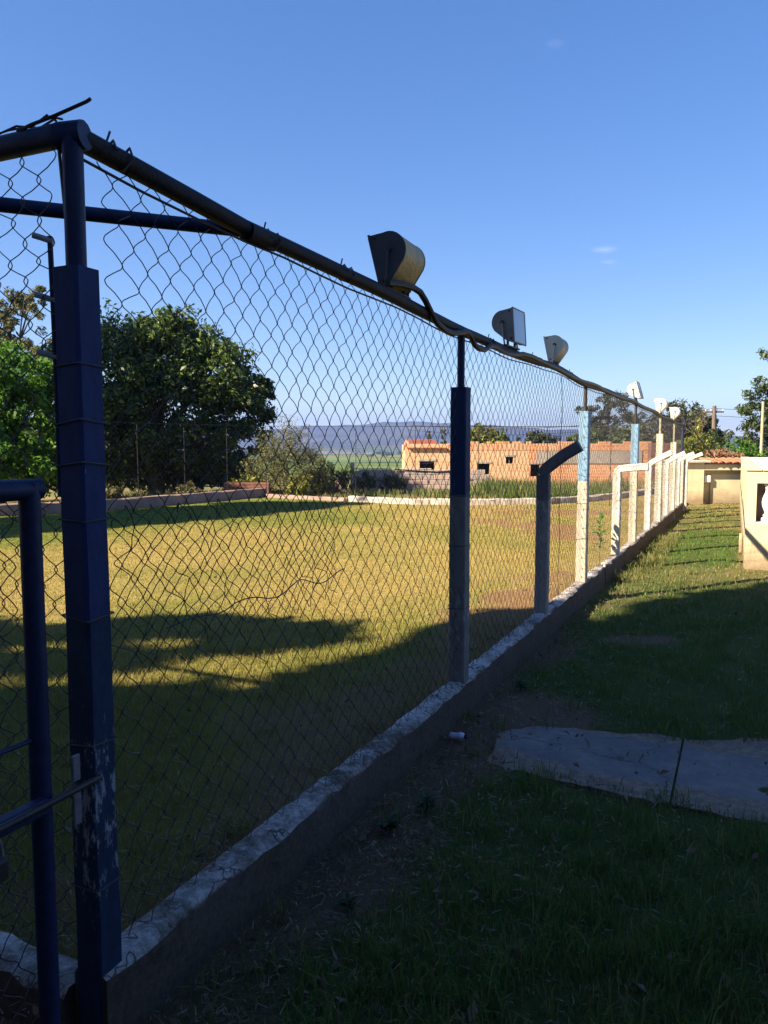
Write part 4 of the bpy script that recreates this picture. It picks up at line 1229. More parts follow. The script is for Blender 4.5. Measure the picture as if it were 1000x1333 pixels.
o = B().box((1.12, 40.0, 1.302), (3.298, 40.2, 1.64), 0.0).build('brick_band', M['brick_tan'], hs); o.location = (-HX, -HY, -HZ)
o = B().box((7.9, 39.965, 0.62), (13.4, 39.998, 1.29), 0.0).build('plaster_panel', M['plaster_grey'], hs); o.location = (-HX, -HY, -HZ)
o = B().box((1.1, 40.2, -0.95), (1.3, 47, 1.60)).box((14.0, 40.2, -0.95), (14.2, 47, 1.60)).box((1.3, 46.8, -0.95), (14.0, 47, 1.60)).box((7.4, 40.2, -0.95), (7.55, 46.8, 1.2)).build('wall', M['brick_tan'], hs); o.location = (-HX, -HY, -HZ)
o = B().box((1.3, 40.22, 1.25), (14.0, 46.8, 1.36)).build('roof_slab', M['plaster_grey'], hs); o.location = (-HX, -HY, -HZ)
for (a, c, lo, hi) in H1 + H2 + [(6.33, 6.72, 0.62, 0.97)]:
    o = B().box((a - 0.08, 39.975, hi + 0.002), (c + 0.08, 40.1, hi + 0.10)).build('window_lintel', M['plaster_grey'], hs); o.location = (-HX, -HY, -HZ)
    o = B().box((a + .01, 40.6, lo - .3), (c - .01, 40.66, hi + .3)).build('window', M['room_shade_glass'], hs); o.location = (-HX, -HY, -HZ)  # near-black panel behind the empty opening stands for the shaded room
o = B().tube([(1.87, 40.1, 0.60), (2.6, 40.1, 0.68)], 0.03, 6).tube([(6.52, 40.1, 0.63), (6.53, 40.1, 0.96)], 0.025, 6).build('window_prop', M['wood'], hs); o.location = (-HX, -HY, -HZ)
# stub of tiled roof over the left end, rows of tiles as steps
rb = B()
for k in range(7):
    f0, f1 = k / 7, (k + 1) / 7
    z0, z1 = 1.92 - 0.50 * f0, 1.92 - 0.50 * f1
    y0, y1 = 41.6 - 1.7 * f0, 41.6 - 1.7 * f1
    xa, xb = 1.06 + 0.12 * f1, 2.5 + 0.75 * f1
    for i in range(9):
        a, c = xa + (xb - xa) * i / 9, xa + (xb - xa) * (i + .94) / 9
        vs4 = [rb.bm.verts.new(p) for p in ((a, y0, z0 - .02), (c, y0, z0 - .02), (c, y1 - .06, z1 + .025), (a, y1 - .06, z1 + .025), (a, y1 - .06, z1 - .01), (c, y1 - .06, z1 - .01))]
        rb.bm.faces.new(vs4[:4]); rb.bm.faces.new((vs4[3], vs4[2], vs4[5], vs4[4]))
rb.box((1.05, 40.205, 1.32), (1.25, 41.6, 1.60))
o = rb.build('roof', M['roof_red'], hs); o.location = (-HX, -HY, -HZ)
tri = B(); tri.prism([(40.2, 0), (41.6, 0), (41.6, 0.3)], 1.105, 1.29, Matrix(((0, 0, 1, 0), (1, 0, 0, 0), (0, 1, 0, 1.6), (0, 0, 0, 1))))
o = tri.build('gable', M['brick_tan'], hs); o.location = (-HX, -HY, -HZ)
# loose uneven bricks along the top of the wall
bmk = None
for i in range(46):
    x = 3.4 + 10.6 * i / 46 + random.uniform(-.05, .05)
    if random.random() < 0.35: continue
    if bmk is None:
        o = B().box((-0.12, -0.09, 0), (0.12, 0.09, 0.10), 0.006).build('brick', M['brick_orange'], hs); bmk = o.data
    else:
        o = bpy.data.objects.new('brick', bmk); COL.objects.link(o); o.parent = hs
    o.location = (x - HX, 40.1 - HY + random.uniform(-.02, .02), 1.661 - HZ); o.rotation_euler = (0, 0, R(random.uniform(-4, 4)))
o = B().tube([(6.9, 40.1, 1.6), (6.92, 40.1, 2.05)], 0.02, 5).tube([(9.0, 40.1, 1.6), (9.0, 40.1, 1.95)], 0.02, 5).build('starter_bar', M['rebar'], hs); o.location = (-HX, -HY, -HZ)

# ------------------------------------------------------------------ unplastered block wall, every block a part
bw = thing('block_wall', 'unplastered grey and pink block wall left of the brick house', 'wall', (-1.15, 30, -0.6))
bl = None
ct = [(0.44, 0.22)]
for r_i in range(6):
    for c in range(12):
        x = -1.0 + c * 0.45 + (0.22 if r_i % 2 else 0) - 0.2
        z = -0.55 + r_i * 0.195
        if x > 3.9 or (r_i == 5 and random.random() < 0.1): continue
        if (r_i, c) in ((3, 9), (2, 9)): continue
        if bl is None:
            o = B().box((0, 0, 0), (0.435, 0.19, 0.184), 0.008).build('block', M['block'], bw); bl = o.data
            bl2 = bl.copy(); bl2.materials.clear(); bl2.materials.append(M['block2'])
        else:
            o = bpy.data.objects.new('block', bl if random.random() < .55 else bl2); COL.objects.link(o); o.parent = bw
        o.location = (x + 1.15, random.uniform(-.012, .012), z + 0.6)
o = B().box((0.02, 0.03, 0.05), (4.85, 0.17, 1.17)).build('mortar', M['block'], bw)
o = B().box((-0.16, -0.06, -0.2), (0.0, 0.12, 1.5), 0.01).build('pillar', M['block2'], bw)
o = B().box((-0.02, 0.0, 1.225), (3.0, 0.18, 1.26), 0.005).build('coping', M['kerb_white'], bw)
o = B().tube([(1.6, -0.02, 1.22), (3.2, -0.03, 0.78 + .35), (3.9, -0.03, 1.18)], 0.02, 5).build('cable_run', M['rubber'], bw)

# ------------------------------------------------------------------ vegetation builders
def leaf_cloud(centers, radii, n_each, size, flat=0.8, asp=0.45, seed=1, tint0=None):
    g = np.random.default_rng(seed)
    C = np.repeat(np.asarray(centers, float), n_each, axis=0)
    Rr = np.repeat(np.asarray(radii, float), n_each)
    n = len(C)
    d = g.normal(size=(n, 3)); d /= np.linalg.norm(d, axis=1, keepdims=True)
    P = C + d * (Rr * g.uniform(0.15, 1, n) ** 0.6)[:, None] * np.array([1, 1, flat])
    out = d * 0.7 + g.normal(size=(n, 3)) * 0.7 + np.array([0, 0, 0.45])
    out /= np.linalg.norm(out, axis=1, keepdims=True)
    t = np.cross(out, g.normal(size=(n, 3))); t /= np.linalg.norm(t, axis=1, keepdims=True)
    b = np.cross(out, t)
    s = size * np.clip(g.gamma(6, 1 / 6, n), 0.45, 1.8)
    V = np.empty((n, 4, 3))
    V[:, 0] = P - t * s[:, None] * .5
    V[:, 1] = P + b * s[:, None] * asp * .5 + out * s[:, None] * .08
    V[:, 2] = P + t * s[:, None] * .5 - out * s[:, None] * .1
    V[:, 3] = P - b * s[:, None] * asp * .5 + out * s[:, None] * .08
    F = np.arange(n * 4).reshape(-1, 4)
    ct_ = np.repeat(g.uniform(0, 1, len(centers)) if tint0 is None else tint0, n_each)
    tint = np.clip(0.55 * ct_ + 0.5 * g.uniform(0, 1, n) - 0.05, 0, 1)
    return V.reshape(-1, 3), F, np.repeat(tint, 4)

def lobes_to_clumps(lobes, per, seed, shell=0.55):
    g = np.random.default_rng(seed)
    Cs, Rs = [], []
    vol = sum((l[3] * l[4] * l[5]) ** (2 / 3) for l in lobes)
    for (x, y, z, rx, ry, rz) in lobes:
        k = max(3, int(per * (rx * ry * rz) ** (2 / 3) / vol))
        d = g.normal(size=(k, 3)); d /= np.linalg.norm(d, axis=1, keepdims=True)
        r = g.uniform(shell, 1.0, k) ** 0.8
        Cs.append(np.array([x, y, z]) + d * r[:, None] * np.array([rx, ry, rz]))
        Rs.append(np.full(k, 0.30 * (rx * ry * rz) ** (1 / 3)) * g.uniform(0.7, 1.3, k))
    return np.concatenate(Cs), np.concatenate(Rs)

def tree(name, label, cat, loc, lobes, trunk_r, m, nclump=120, nleaf=60, size=0.13, seed=1, group=None, asp=0.45, shell=0.5, limbs=True, flat=0.8, trunk_top=None, bark=None, clump_scale=1.0, zmin=None):
    t = thing(name, label, cat, loc, 0, group)
    C, Rr = lobes_to_clumps(lobes, nclump, seed, shell)
    if zmin is not None:
        k = C[:, 2] > zmin; C, Rr = C[k], Rr[k]
    V, F, ti = leaf_cloud(C, Rr * clump_scale, nleaf, size, flat, asp, seed)
    o = np_mesh('crown', V, F, m, t); attr(o, 'tint', ti)
    b = B()
    zc = sum(l[2] for l in lobes) / len(lobes)
    top = trunk_top or zc
    g = random.Random(seed)
    pts = [(0, 0, -0.3), (g.uniform(-.03, .03), 0, top * .3), (g.uniform(-.1, .1), g.uniform(-.1, .1), top * .65), (g.uniform(-.1, .1), 0, top)]
    b.tube(pts, [trunk_r * 1.25, trunk_r, trunk_r * .75, trunk_r * .4], 9)
    if limbs:
        for (x, y, z, rx, ry, rz) in lobes:
            z0 = top * g.uniform(.35, .7)
            b.tube([(0, 0, z0), (x * .45, y * .45, z0 + (z - z0) * .55), (x * .9, y * .9, z + rz * .2)], [trunk_r * .5, trunk_r * .33, trunk_r * .1], 6)
            for _ in range(3):
                e = (x + g.uniform(-.7, .7) * rx, y + g.uniform(-.7, .7) * ry, z + g.uniform(-.5, .7) * rz)
                b.tube([(x * .5, y * .5, z0 + (z - z0) * .6), ((x * .5 + e[0]) / 2, (y * .5 + e[1]) / 2, (z0 + (z - z0) * .6 + e[2]) / 2 + .1), e], [trunk_r * .25, trunk_r * .15, trunk_r * .05], 5)
    b.build('trunk', bark or M['bark'], t, True)
    return t

# the big dark tree over the far left corner of the pitch
tree('mango_tree', 'broad dark green tree shading the far left of the pitch', 'tree', (-7.8, 26.3, -0.1),
     [(-1.4, 0, 4.1, 2.0, 2.0, 1.7), (0.6, 0.2, 4.55, 1.7, 1.8, 1.25), (2.2, 0, 3.7, 1.5, 1.6, 1.3), (3.0, 0.1, 2.9, 1.15, 1.3, 1.0), (0, -0.6, 2.7, 2.3, 1.8, 1.7), (2.4, -0.1, 1.75, 1.45, 1.3, 0.75), (-2.2, -0.2, 2.0, 2.0, 1.8, 1.6), (0.2, 0.2, 1.25, 2.2, 1.6, 0.95), (-0.4, .2, 4.9, 1.0, 1.0, .8), (0.9, .1, 5.2, .8, .8, .6), (-2.0, -.3, 0.9, 1.8, 1.2, .7), (1.9, 0, 0.9, 1.3, 1.1, .6), (3.6, 0, 3.3, .7, .8, .6)],
     0.26, M['leaf_dark'], 760, 100, 0.155, 21, asp=0.42, shell=0.4, zmin=0.15).scale = (1.0, 1.02, 1.06)
tree('leafy_tree', 'bright green tree lit by the sun behind the corner post', 'tree', (-10.6, 21.0, -0.1),
     [(-1.0, 0, 2.6, 1.9, 1.8, 1.7), (0.6, 0, 3.55, 1.2, 1.2, 0.95), (0.9, 0.3, 2.4, 1.25, 1.3, 1.3), (-0.4, -0.3, 1.6, 1.8, 1.5, 1.1), (1.2, -0.2, 1.2, 1.1, 1.1, 0.8)],
     0.2, M['leaf_bright'], 340, 90, 0.14, 22, asp=0.5, shell=0.4, zmin=0.3)
tree('eucalyptus', 'tall thin olive eucalyptus behind the bright green tree', 'tree', (-20.6, 42, -0.8),
     [(-2.6, 0, 8.6, 1.6, 1.3, 1.6), (-1.2, 0, 9.6, 1.3, 1.2, 1.5), (0.6, 0, 9.2, 1.1, 1.1, 1.5), (1.9, 0, 10.0, 0.9, 1, 1.0), (-0.2, 0, 7.6, 1.6, 1.4, 1.2), (2.0, 0, 7.4, 1.1, 1.0, 1.3), (0.8, 0, 5.9, 1.5, 1.2, 1.0)],
     0.2, M['leaf_gum'], 200, 60, 0.24, 23, asp=0.28, shell=0.3, clump_scale=0.9)
# dry bush, shrubs and weeds beyond the kerb
tree('dry_bush', 'half bare olive brown bush standing right of the dark tree', 'bush', (-3.15, 24.2, -0.15),
     [(0, 0, 1.75, 0.85, 0.8, 0.8), (0.65, 0, 1.3, 0.7, 0.7, 0.65), (-0.55, 0, 1.1, 0.7, 0.7, 0.7), (0.1, 0, 0.7, 0.95, 0.8, 0.5), (1.0, .1, 0.75, .5, .5, .4)],
     0.07, M['leaf_gum'], 230, 60, 0.07, 24, asp=0.3, shell=0.2, clump_scale=1.15)
sh_list = [(-4.3, 24.6, 0.75, 0.8, 'leaf_yellow', 'yellow green shrub low beside the dark tree shade'),
           (-2.55, 23.4, 0.7, 0.5, 'leaf_yellow', 'yellow green shrub at the foot of the dry bush'),
           (-1.65, 25.4, 1.2, 0.7, 'leaf_mid', 'leafy green shrub left of the block wall pillar, the fuller one'),
           (-2.2, 24.8, 0.9, 0.55, 'leaf_yellow', 'sunlit yellowish shrub between dry bush and block wall'),
           (-0.75, 29.0, 0.75, 0.5, 'leaf_mid', 'small dark shrub growing against the block wall pillar'),
           (0.35, 29.3, 0.7, 0.55, 'leaf_mid', 'rounded shrub in front of the middle of the block wall'),
           (-10.6, 28.6, 1.9, 1.7, 'leaf_dark', 'dark bush under the mango crown, far left behind the kerb'),
           (-8.2, 29.4, 1.9, 1.6, 'leaf_dark', 'dark bush directly behind the big dark tree trunk'),
           (-6.0, 28.8, 1.7, 1.3, 'leaf_dark', 'dark bush right of the big dark tree trunk'),
           (-13.4, 28.0, 2.0, 1.8, 'leaf_dark', 'dark bush behind the bright green tree'),
           (-5.6, 21.8, 0.65, 0.5, 'leaf_olive', 'pale scrubby bush behind the dusty pink kerb'),
           (-7.2, 19.7, 0.65, 0.5, 'leaf_olive', 'dry scrub plant by the kerb under the dark crown')]
for i, (x, y, h, r, mk, lab) in enumerate(sh_list):
    z = float(terrain_h(x, y))
    tree('shrub', lab, 'shrub', (x, y, z), [(0, 0, h * .62, r, r * .9, h * .45), (r * .5, 0, h * .45, r * .6, r * .6, h * .38), (-r * .5, 0.1, h * .4, r * .65, r * .6, h * .36)], 0.03, M[mk], 46 if r < 1 else 150, 38, 0.10 if r < 1 else 0.15, 30 + i, 'shrubs beyond the pitch', asp=0.4, shell=0.25)

# heap of rubble and a pale sheet by the pillar
rb_ = B()
for i in range(42):
    x, y = random.gauss(-1.95, 0.38), random.gauss(26.2, 0.3)
    h = 0.5 * math.exp(-((x + 1.95) / .45) ** 2)
    s = random.uniform(.06, .16)
    rb_.box((-s, -s * .7, -s * .5), (s, s * .7, s * .5), 0.0, Matrix.Translation((x, y, -0.2 + random.uniform(0, h))) @ Matrix.Rotation(random.uniform(0, 3), 4, (random.random(), random.random(), 1)))
o = rb_.build('rubble', M['soil_red'], None); tag(o, 'heap of reddish rubble left of the block wall pillar', 'rubble', kind='stuff')
b = B(); n = 9
grid = [[b.bm.verts.new((-1.75 + 0.55 * i / n, 26.0 + 0.12 * math.sin(i * 1.7 + j), 0.12 + 0.42 * j / n - 0.16 * abs(i / n - .4) + 0.03 * math.sin(i * 2.1 + j * 1.3))) for j in range(n)] for i in range(n)]
for i in range(n - 1):
    for j in range(n - 1): b.bm.faces.new((grid[i][j], grid[i + 1][j], grid[i + 1][j + 1], grid[i][j + 1]))
o = b.build('plastic_sheet', M['dim'], None, True); o.modifiers.new('t', 'SOLIDIFY').thickness = 0.01
tag(o, 'crumpled mauve plastic sheet over the rubble heap', 'sheet')

# dark low wall with pale stones under the dark tree
o = B().box((-4.9, 23.4, -0.2), (-3.5, 23.7, 0.42), 0.02).build('stone_wall', M['brick_brown'], None); tag(o, 'short dark wall in the shade at the right foot of the dark tree', 'wall')

# tall dry grass between kerb and house
sp_ = []
for k in range(900):
    x = rng.uniform(-0.6, 11); y = rng.uniform(float(far_y(x)) + 0.35, 37)
    if x < 3.3 and (y > 29.3 or x < 1.2 and rng.uniform() < .6): continue
    sp_.append((x, y, float(terrain_h(x, y)), 0.22, 26, (0.55 + 0.9 * float(fbm(x, y, 0.5, 71))) * (0.38 if x < 3.3 else 1)))
sel = [s for s in sp_ if fbm(s[0], s[1], 0.35, 72) > 0.47]
dry = [s for s in sp_ if fbm(s[0], s[1], 0.35, 72) <= 0.47]
tufts('tall_grass', 'tall green grass between the white kerb and the brick house', M['tall_grass'], sel, 0.3, 0.75, 0.022, 0.72, 0.5)
tufts('dry_grass', 'straw coloured tall grass before the brick house', M['tall_grass'], dry, 0.3, 0.7, 0.02, 0.12, 0.5)
sp_ = []
for k in range(420):
    x = rng.uniform(-9, -0.6); y = rng.uniform(float(far_y(x)) + 0.5, 34)
    sp_.append((x, y, float(terrain_h(x, y)), 0.25, 22, 0.4 + 0.7 * float(fbm(x, y, 0.5, 73))))
tufts('rough_grass', 'rough yellowing grass beyond the kerb under the shrubs', M['tall_grass'], sp_, 0.15, 0.4, 0.02, 0.35, 0.7)

# ------------------------------------------------------------------ trees behind the house and at the right
tree('pine_tree', 'tall loose pine rising behind the right end of the brick house', 'tree', (17.3, 60, -1.8),
     [(0.3, 0, 6.9, 1.3, 1.3, 0.8), (-0.9, 0, 5.9, 1.5, 1.3, 0.7), (1.3, 0, 5.6, 1.7, 1.4, 0.7), (-0.3, 0, 4.6, 2.0, 1.8, 0.8), (1.6, 0, 4.0, 1.4, 1.4, .7), (-1.5, 0, 3.4, 1.6, 1.5, .8), (0.6, 0, 2.7, 2.2, 1.8, .8)],
     0.17, M['leaf_pine'], 190, 70, 0.26, 41, asp=0.22, shell=0.3, trunk_top=7.0)
bk = [(15.2, 57, 3.4, 1.7, 'leaf_mid', 'rounded tree left of the tall pine'), (18.6, 56, 3.9, 2.1, 'leaf_mid', 'broad tree just right of the tall pine, lower than it'),
      (21.0, 55, 5.2, 2.2, 'leaf_pine', 'dark tree above the fence end, left of the vine'), (22.6, 58, 5.0, 2.0, 'leaf_olive', 'olive tree behind the last fence posts'),
      (12.6, 62, 3.2, 1.7, 'leaf_pine', 'dark small crown above the middle of the house roofline'), (7.6, 60, 3.6, 1.8, 'leaf_yellow', 'light green crown above the orange wall, right of the dark post'),
      (9.6, 66, 3.0, 1.5, 'leaf_mid', 'low crown between the light green and the dark small crown')]
for i, (x, y, h, r, mk, lab) in enumerate(bk):
    z = float(terrain_h(x, y))
    hh = h - z - 0.4
    tree('broad_tree', lab, 'tree', (x, y, z), [(0, 0, hh * .72, r, r, hh * .27), (r * .7, 0, hh * .55, r * .7, r * .7, hh * .26), (-r * .7, 0, hh * .5, r * .75, r * .7, hh * .28), (0, -.3, hh * .35, r, r * .8, hh * .26)], 0.15, M[mk], 110, 55, 0.28, 50 + i, 'trees behind the brick house', shell=0.35)
# row of conifers behind the red roof
for i, (x, h) in enumerate([(2.1, 3.6), (2.9, 4.0), (3.6, 3.5), (4.4, 3.4), (5.2, 3.55), (6.0, 3.35), (6.7, 3.3)]):
    y = 66 + (i % 3) * 1.5
    x = x * 66 / 40 * 1.0 + 0.4
    z = float(terrain_h(x, y)); hh = h - z - 0.8
    tree('conifer', ('conifer right over the red roof stub, first of the row from the left', 'tallest conifer of the row, just right of the red roof', 'third conifer from the left behind the brick house', 'middle conifer of the row of seven behind the house', 'third conifer from the right, partly behind the dark post', 'conifer hidden behind the dark post, second from the right', 'rightmost conifer of the row, right of the dark post')[i], 'tree', (x, y, z), [(0, 0, hh * (0.15 + .8 * k / 5), (1 - k / 6) * 1.05, (1 - k / 6) * 1.05, hh * .1) for k in range(6)], 0.09, M['leaf_mid'], 50, 40, 0.26, 70 + i, 'row of conifers behind the house', limbs=False, asp=.3, shell=.2, trunk_top=hh)
# tall tree at the right edge
tree('tall_tree', 'tall grey green tree cut by the right edge beyond the terrace', 'tree', (20.6, 39.5, -0.9),
     [(-0.6, 0, 6.9, 1.0, 1, 0.8), (0.6, 0, 8.0, 1.2, 1.2, 1.0), (-0.7, 0, 5.2, 1.4, 1.2, 1.1), (0.6, 0, 5.6, 1.6, 1.4, 1.3), (-1.3, 0, 3.9, 1.3, 1.2, 0.9), (0.4, 0, 3.4, 1.8, 1.5, 1.2), (-0.9, 0, 2.4, 1.6, 1.4, 0.9)],
     0.2, M['leaf_mid'], 240, 60, 0.2, 43, shell=0.3, asp=.35)
tree('shrub', 'bright green bush behind the terrace wall by the pale pole', 'shrub', (17.2, 37.0, -0.85), [(0, 0, 1.9, 0.9, .9, .8), (-0.8, 0, 1.4, .8, .8, .7), (0.8, 0, 1.5, .8, .8, .7)], 0.05, M['leaf_bright'], 90, 45, 0.14, 44, 'shrubs behind the shed', shell=.3)
tree('shrub', 'bluish green bush between the two utility poles', 'shrub', (16.4, 40.0, -0.9), [(0, 0, 2.3, 1.2, .9, .8), (-1.0, 0, 1.8, .8, .8, .6), (0.9, 0, 2.6, .8, .8, .8)], 0.05, M['leaf_mid'], 90, 45, 0.14, 45, 'shrubs behind the shed', shell=.3)
# climbing vine over the shed roof with bare twigs above
tree('climbing_vine', 'untidy vine growing over the shed roof with bare twigs', 'vine', (9.1, 22.4, -0.1),
     [(0, 0, 1.75, 0.5, .4, .5), (-0.45, 0, 1.55, .35, .35, .45), (0.45, 0, 1.45, .5, .4, .3), (0.1, 0, 2.2, .22, .25, .35), (0.9, 0.1, 1.35, .4, .3, .25)],
     0.035, M['leaf_yellow'], 75, 22, 0.085, 46, shell=.25, asp=.45)
tree('climbing_vine', 'dry brown creeper heaped on the shed tiles', 'vine', (9.35, 21.6, 0.9), [(0.1, 0, 0.42, .45, .3, .16), (0.5, 0, .36, .4, .3, .13)], 0.03, mat('x_dry_creeper', (0.16, 0.075, 0.045), (0.28, 0.17, 0.10), 5, 0.9), 40, 26, 0.075, 47, shell=.1)
bpy.data.materials['x_dry_creeper'].name = 'dry_creeper'
tw_ = thing('bare_sapling', 'leafless thin sapling twigs against the sky above the shed', 'sapling', (9.35, 22.9, 0))
b = B(); g = random.Random(5)
def twig(p, d, L, r, lev):
    e = p + d * L
    mid = p + d * L * .5 + Vector((g.uniform(-.04, .04), 0, g.uniform(-.03, .03)))
    b.tube([p, mid, e], [r, r * .8, r * .55], 4)
    if lev:
        for _ in range(3):
            nd = (d + Vector((g.uniform(-.8, .8), g.uniform(-.4, .4), g.uniform(-.2, .6)))).normalized()
            twig(p + d * L * g.uniform(.4, 1), nd, L * .6, r * .55, lev - 1)
twig(Vector((0, 0, 0)), Vector((-.03, 0, 1)), 1.5, 0.02, 0)
for dx in (-.22, .02, .2):
    twig(Vector((-.04, 0, 1.4)), Vector((dx, 0, 1)).normalized(), 0.75, 0.011, 3)
b.build('twigs', M['wood'], tw_)

# utility poles and their wires
p1 = thing('utility_pole', 'dark wooden utility pole behind the cream shed', 'utility pole', (19.2, 45, -1.0))
B().tube([(0, 0, -.2), (0.02, 0, 2.5), (0, 0, 4.85)], [.14, .125, .11], 10).build('pole', M['wood'], p1, True)
B().box((-.55, -.05, 4.45), (.55, .05, 4.56), .01).build('cross_arm', M['wood'], p1)
for x in (-.5, -.2, .2, .5): B().lathe([(.03, 0), (.035, .04), (.02, .08), (.03, .1)], 8, Matrix.Translation((x, 0, 4.56))).build('insulator', M['white'], p1)
p2 = thing('utility_pole', 'slim pale pole before the tall tree at the right edge', 'utility pole', (18.6, 38, -0.9))
B().tube([(0, 0, -.2), (0, 0, 4.6)], [.085, .065], 10).build('pole', M['pole_pale'], p2, True)
for i, (dz, lab) in enumerate([(0, 'upper overhead wire strung right of the dark utility pole'), (-0.42, 'lower overhead wire strung right of the dark utility pole')]):
    o = B().tube([(2 + (19.2 - 2) * t, 62 - 17 * t, 3.2 + 0.5 * t + dz - .7 * math.sin(math.pi * t)) for t in np.linspace(0, 1, 14)][:-1] + [(19.2 + 15 * t, 45 - 6 * t, 3.7 + dz + 2.2 * t - 1.1 * math.sin(math.pi * t)) for t in np.linspace(0, 1, 14)], 0.012, 4).build('overhead_wire', M['rubber'], None)
    tag(o, lab, 'wire')

# far woods in the valley
gg = np.random.default_rng(77)
Cs, Rs = [], []
for d, a0, a1, n in ((420, -12, 4, 26), (620, -11, 8, 50), (900, -11, 12, 80), (1300, -12, 14, 120), (1900, -12, 16, 160)):
    for i in range(n):
        a = a0 + (a1 - a0) * (i + gg.uniform(-.4, .4)) / n
        dd = d * gg.uniform(.9, 1.12)
        x, y = math.tan(R(a)) * dd, dd
        if fbm(x, y, 0.004, 78) < 0.5: continue
        h = gg.uniform(3, 5.5) * (1 + dd / 1500); z = float(terrain_h(x, y))
        for k in range(5):
            Cs.append((x + gg.normal() * h * .3, y + gg.normal() * h * .3, z + h * gg.uniform(.2, .8))); Rs.append(h * .3)
V, F, ti = leaf_cloud(Cs, Rs, 22, 1.3, 0.9, 0.7, 79)
o = np_mesh('woods', V, F, M['leaf_mid']); attr(o, 'tint', ti); tag(o, 'dark clumps of trees between the fields of the valley', 'woods', kind='stuff')

# ------------------------------------------------------------------ small things on the ground
bt = thing('plastic_bottle', 'small crushed white plastic bottle lying on the bare soil by the kerb', 'bottle', (0.385, 3.93, 0.025), R(-35))
b = B().lathe([(0.018, 0), (0.023, 0.006), (0.0235, 0.03), (0.021, 0.045), (0.0235, 0.06), (0.022, 0.075), (0.012, 0.088)], 14, Matrix.Rotation(R(80), 4, 'Y') @ Matrix.Translation((0, 0, -0.04)))
for v in b.bm.verts: v.co.z *= 0.8 + 0.15 * math.sin(v.co.x * 90)
b.build('body', mat('milky_plastic', (0.62, 0.62, 0.72), (0.52, 0.50, 0.64), 30, 0.35, spec=0.5), bt, True)
B().lathe([(0.0125, 0), (0.0125, 0.014)], 12, Matrix.Rotation(R(80), 4, 'Y') @ Matrix.Translation((0, 0, 0.049))).build('cap', M['blue'], bt, True)

st = thing('garden_tap', 'thin standpipe with a pale knob beside the kerb, right of the pale blue post', 'tap', (2.47, 8.5, 0), 0)
B().tube([(0, 0, -0.05), (0.005, 0, 0.12), (-0.006, 0, 0.21)], 0.011, 8).build('pipe', M['dark_steel'], st, True)
B().tube([(-0.04, 0, 0.235), (0.02, 0, 0.238)], 0.015, 8).lathe([(0.016, 0.20), (0.018, 0.225), (0.012, 0.25)], 10, Matrix.Translation((-0.006, 0, 0))).build('knob', M['post_white'], st, True)

# leafy sprig at the white cranked post, broad weeds by the kerb
def weed(loc, label, n, L, h, m, seed, group='weeds by the fence'):
    t = thing('weed_plant', label, 'weed', loc, 0, group)
    g = random.Random(seed); b = B(); s = B(); ts = []
    for i in range(n):
        a = i * 2.4 + g.uniform(-.4, .4); el = g.uniform(.15, 1.0); l = L * g.uniform(.7, 1.2)
        base = Vector((0, 0, h * g.uniform(.3, 1)))
        d = Vector((math.cos(a) * math.cos(el), math.sin(a) * math.cos(el), math.sin(el)))
        sd = Vector((-math.sin(a), math.cos(a), 0))
        tip = base + d * l; tip.z -= l * .25
        mid = base + d * l * .5
        v = [b.bm.verts.new(p) for p in (base, mid + sd * l * .2, tip, mid - sd * l * .2, mid + Vector((0, 0, -.006)))]
        b.bm.faces.new((v[0], v[4], v[1])); b.bm.faces.new((v[1], v[4], v[2])); b.bm.faces.new((v[0], v[3], v[4])); b.bm.faces.new((v[4], v[3], v[2]))
        ts += [g.random()] * 5
    s.tube([(0, 0, -.02), (0.005, 0, h * .5), (0, 0, h)], 0.003, 5)
    s.build('stem', m, t)
    bmesh.ops.recalc_face_normals(b.bm, faces=b.bm.faces)
    me = bpy.data.meshes.new('leaves'); b.bm.to_mesh(me); b.bm.free()
    o = link_mesh('leaves', me, m, t); attr(o, 'tint', ts)
weed((fx(9.3) - 0.16, 9.3, 0.05), 'bright leafy sprig inside the mesh at the flat armed white post', 26, 0.13, 0.62, M['leaf_bright'], 3)
weed((0.86, 4.75, 0), 'low broad leaved weed on the bare soil before the dark post', 22, 0.055, 0.05, M['leaf_weed'], 4)
weed((0.70, 4.95, 0), 'second broad leaved weed nearer the kerb by the dark post', 18, 0.05, 0.05, M['leaf_weed'], 5)
weed((0.02, 2.95, 0), 'greyish weed spreading right of the kerb, nearer the camera than the bottle', 34, 0.06, 0.05, M['leaf_weed'], 6)
weed((0.18, 3.15, 0), 'greyish weed clump just left of the concrete path end', 26, 0.055, 0.05, M['leaf_weed'], 7)
weed((-0.12, 2.45, 0), 'small weed rosette against the foot of the nearest kerb face', 16, 0.05, 0.03, M['leaf_weed'], 8)
sp_ = []
for k in range(70):
    d = rng.uniform(8.6, 12.5); sp_.append((fx(d) + rng.uniform(.12, .55), d, 0, .1, 24, rng.uniform(.6, 1.3)))
tufts('feathery_grass', 'feathery grey green grass growing along the sunny kerb', M['tall_grass'], sp_, 0.05, 0.13, 0.008, 0.5, 0.9)

# fallen leaves and bits of litter
n = 2600
x, y = scatter(n, 1.5, 9, 0.3, 1.5)
off = (x - fx(y))
k = (np.abs(off) > 0.14) & (rng.uniform(0, 1, n) < np.where(off > 0, np.exp(-off / 0.9) + .12, np.exp(off / 0.7) * .7 + .08))
x, y, off = x[k], y[k], off[k]
C = np.stack([x, y, np.where(off > 0, 0.025, PZ + 0.02)], -1)
V, F, ti = leaf_cloud(C, np.full(len(C), 0.012), 1, 0.036, 0.5, 0.5, 5)
o = np_mesh('fallen_leaves', V, F, M['leaf_litter']); attr(o, 'tint', np.clip(ti * 0.8 + 0.1 * rng.normal(size=len(ti)), 0, 1)); tag(o, 'dry fallen leaves scattered on grass and soil', 'leaves', kind='stuff')

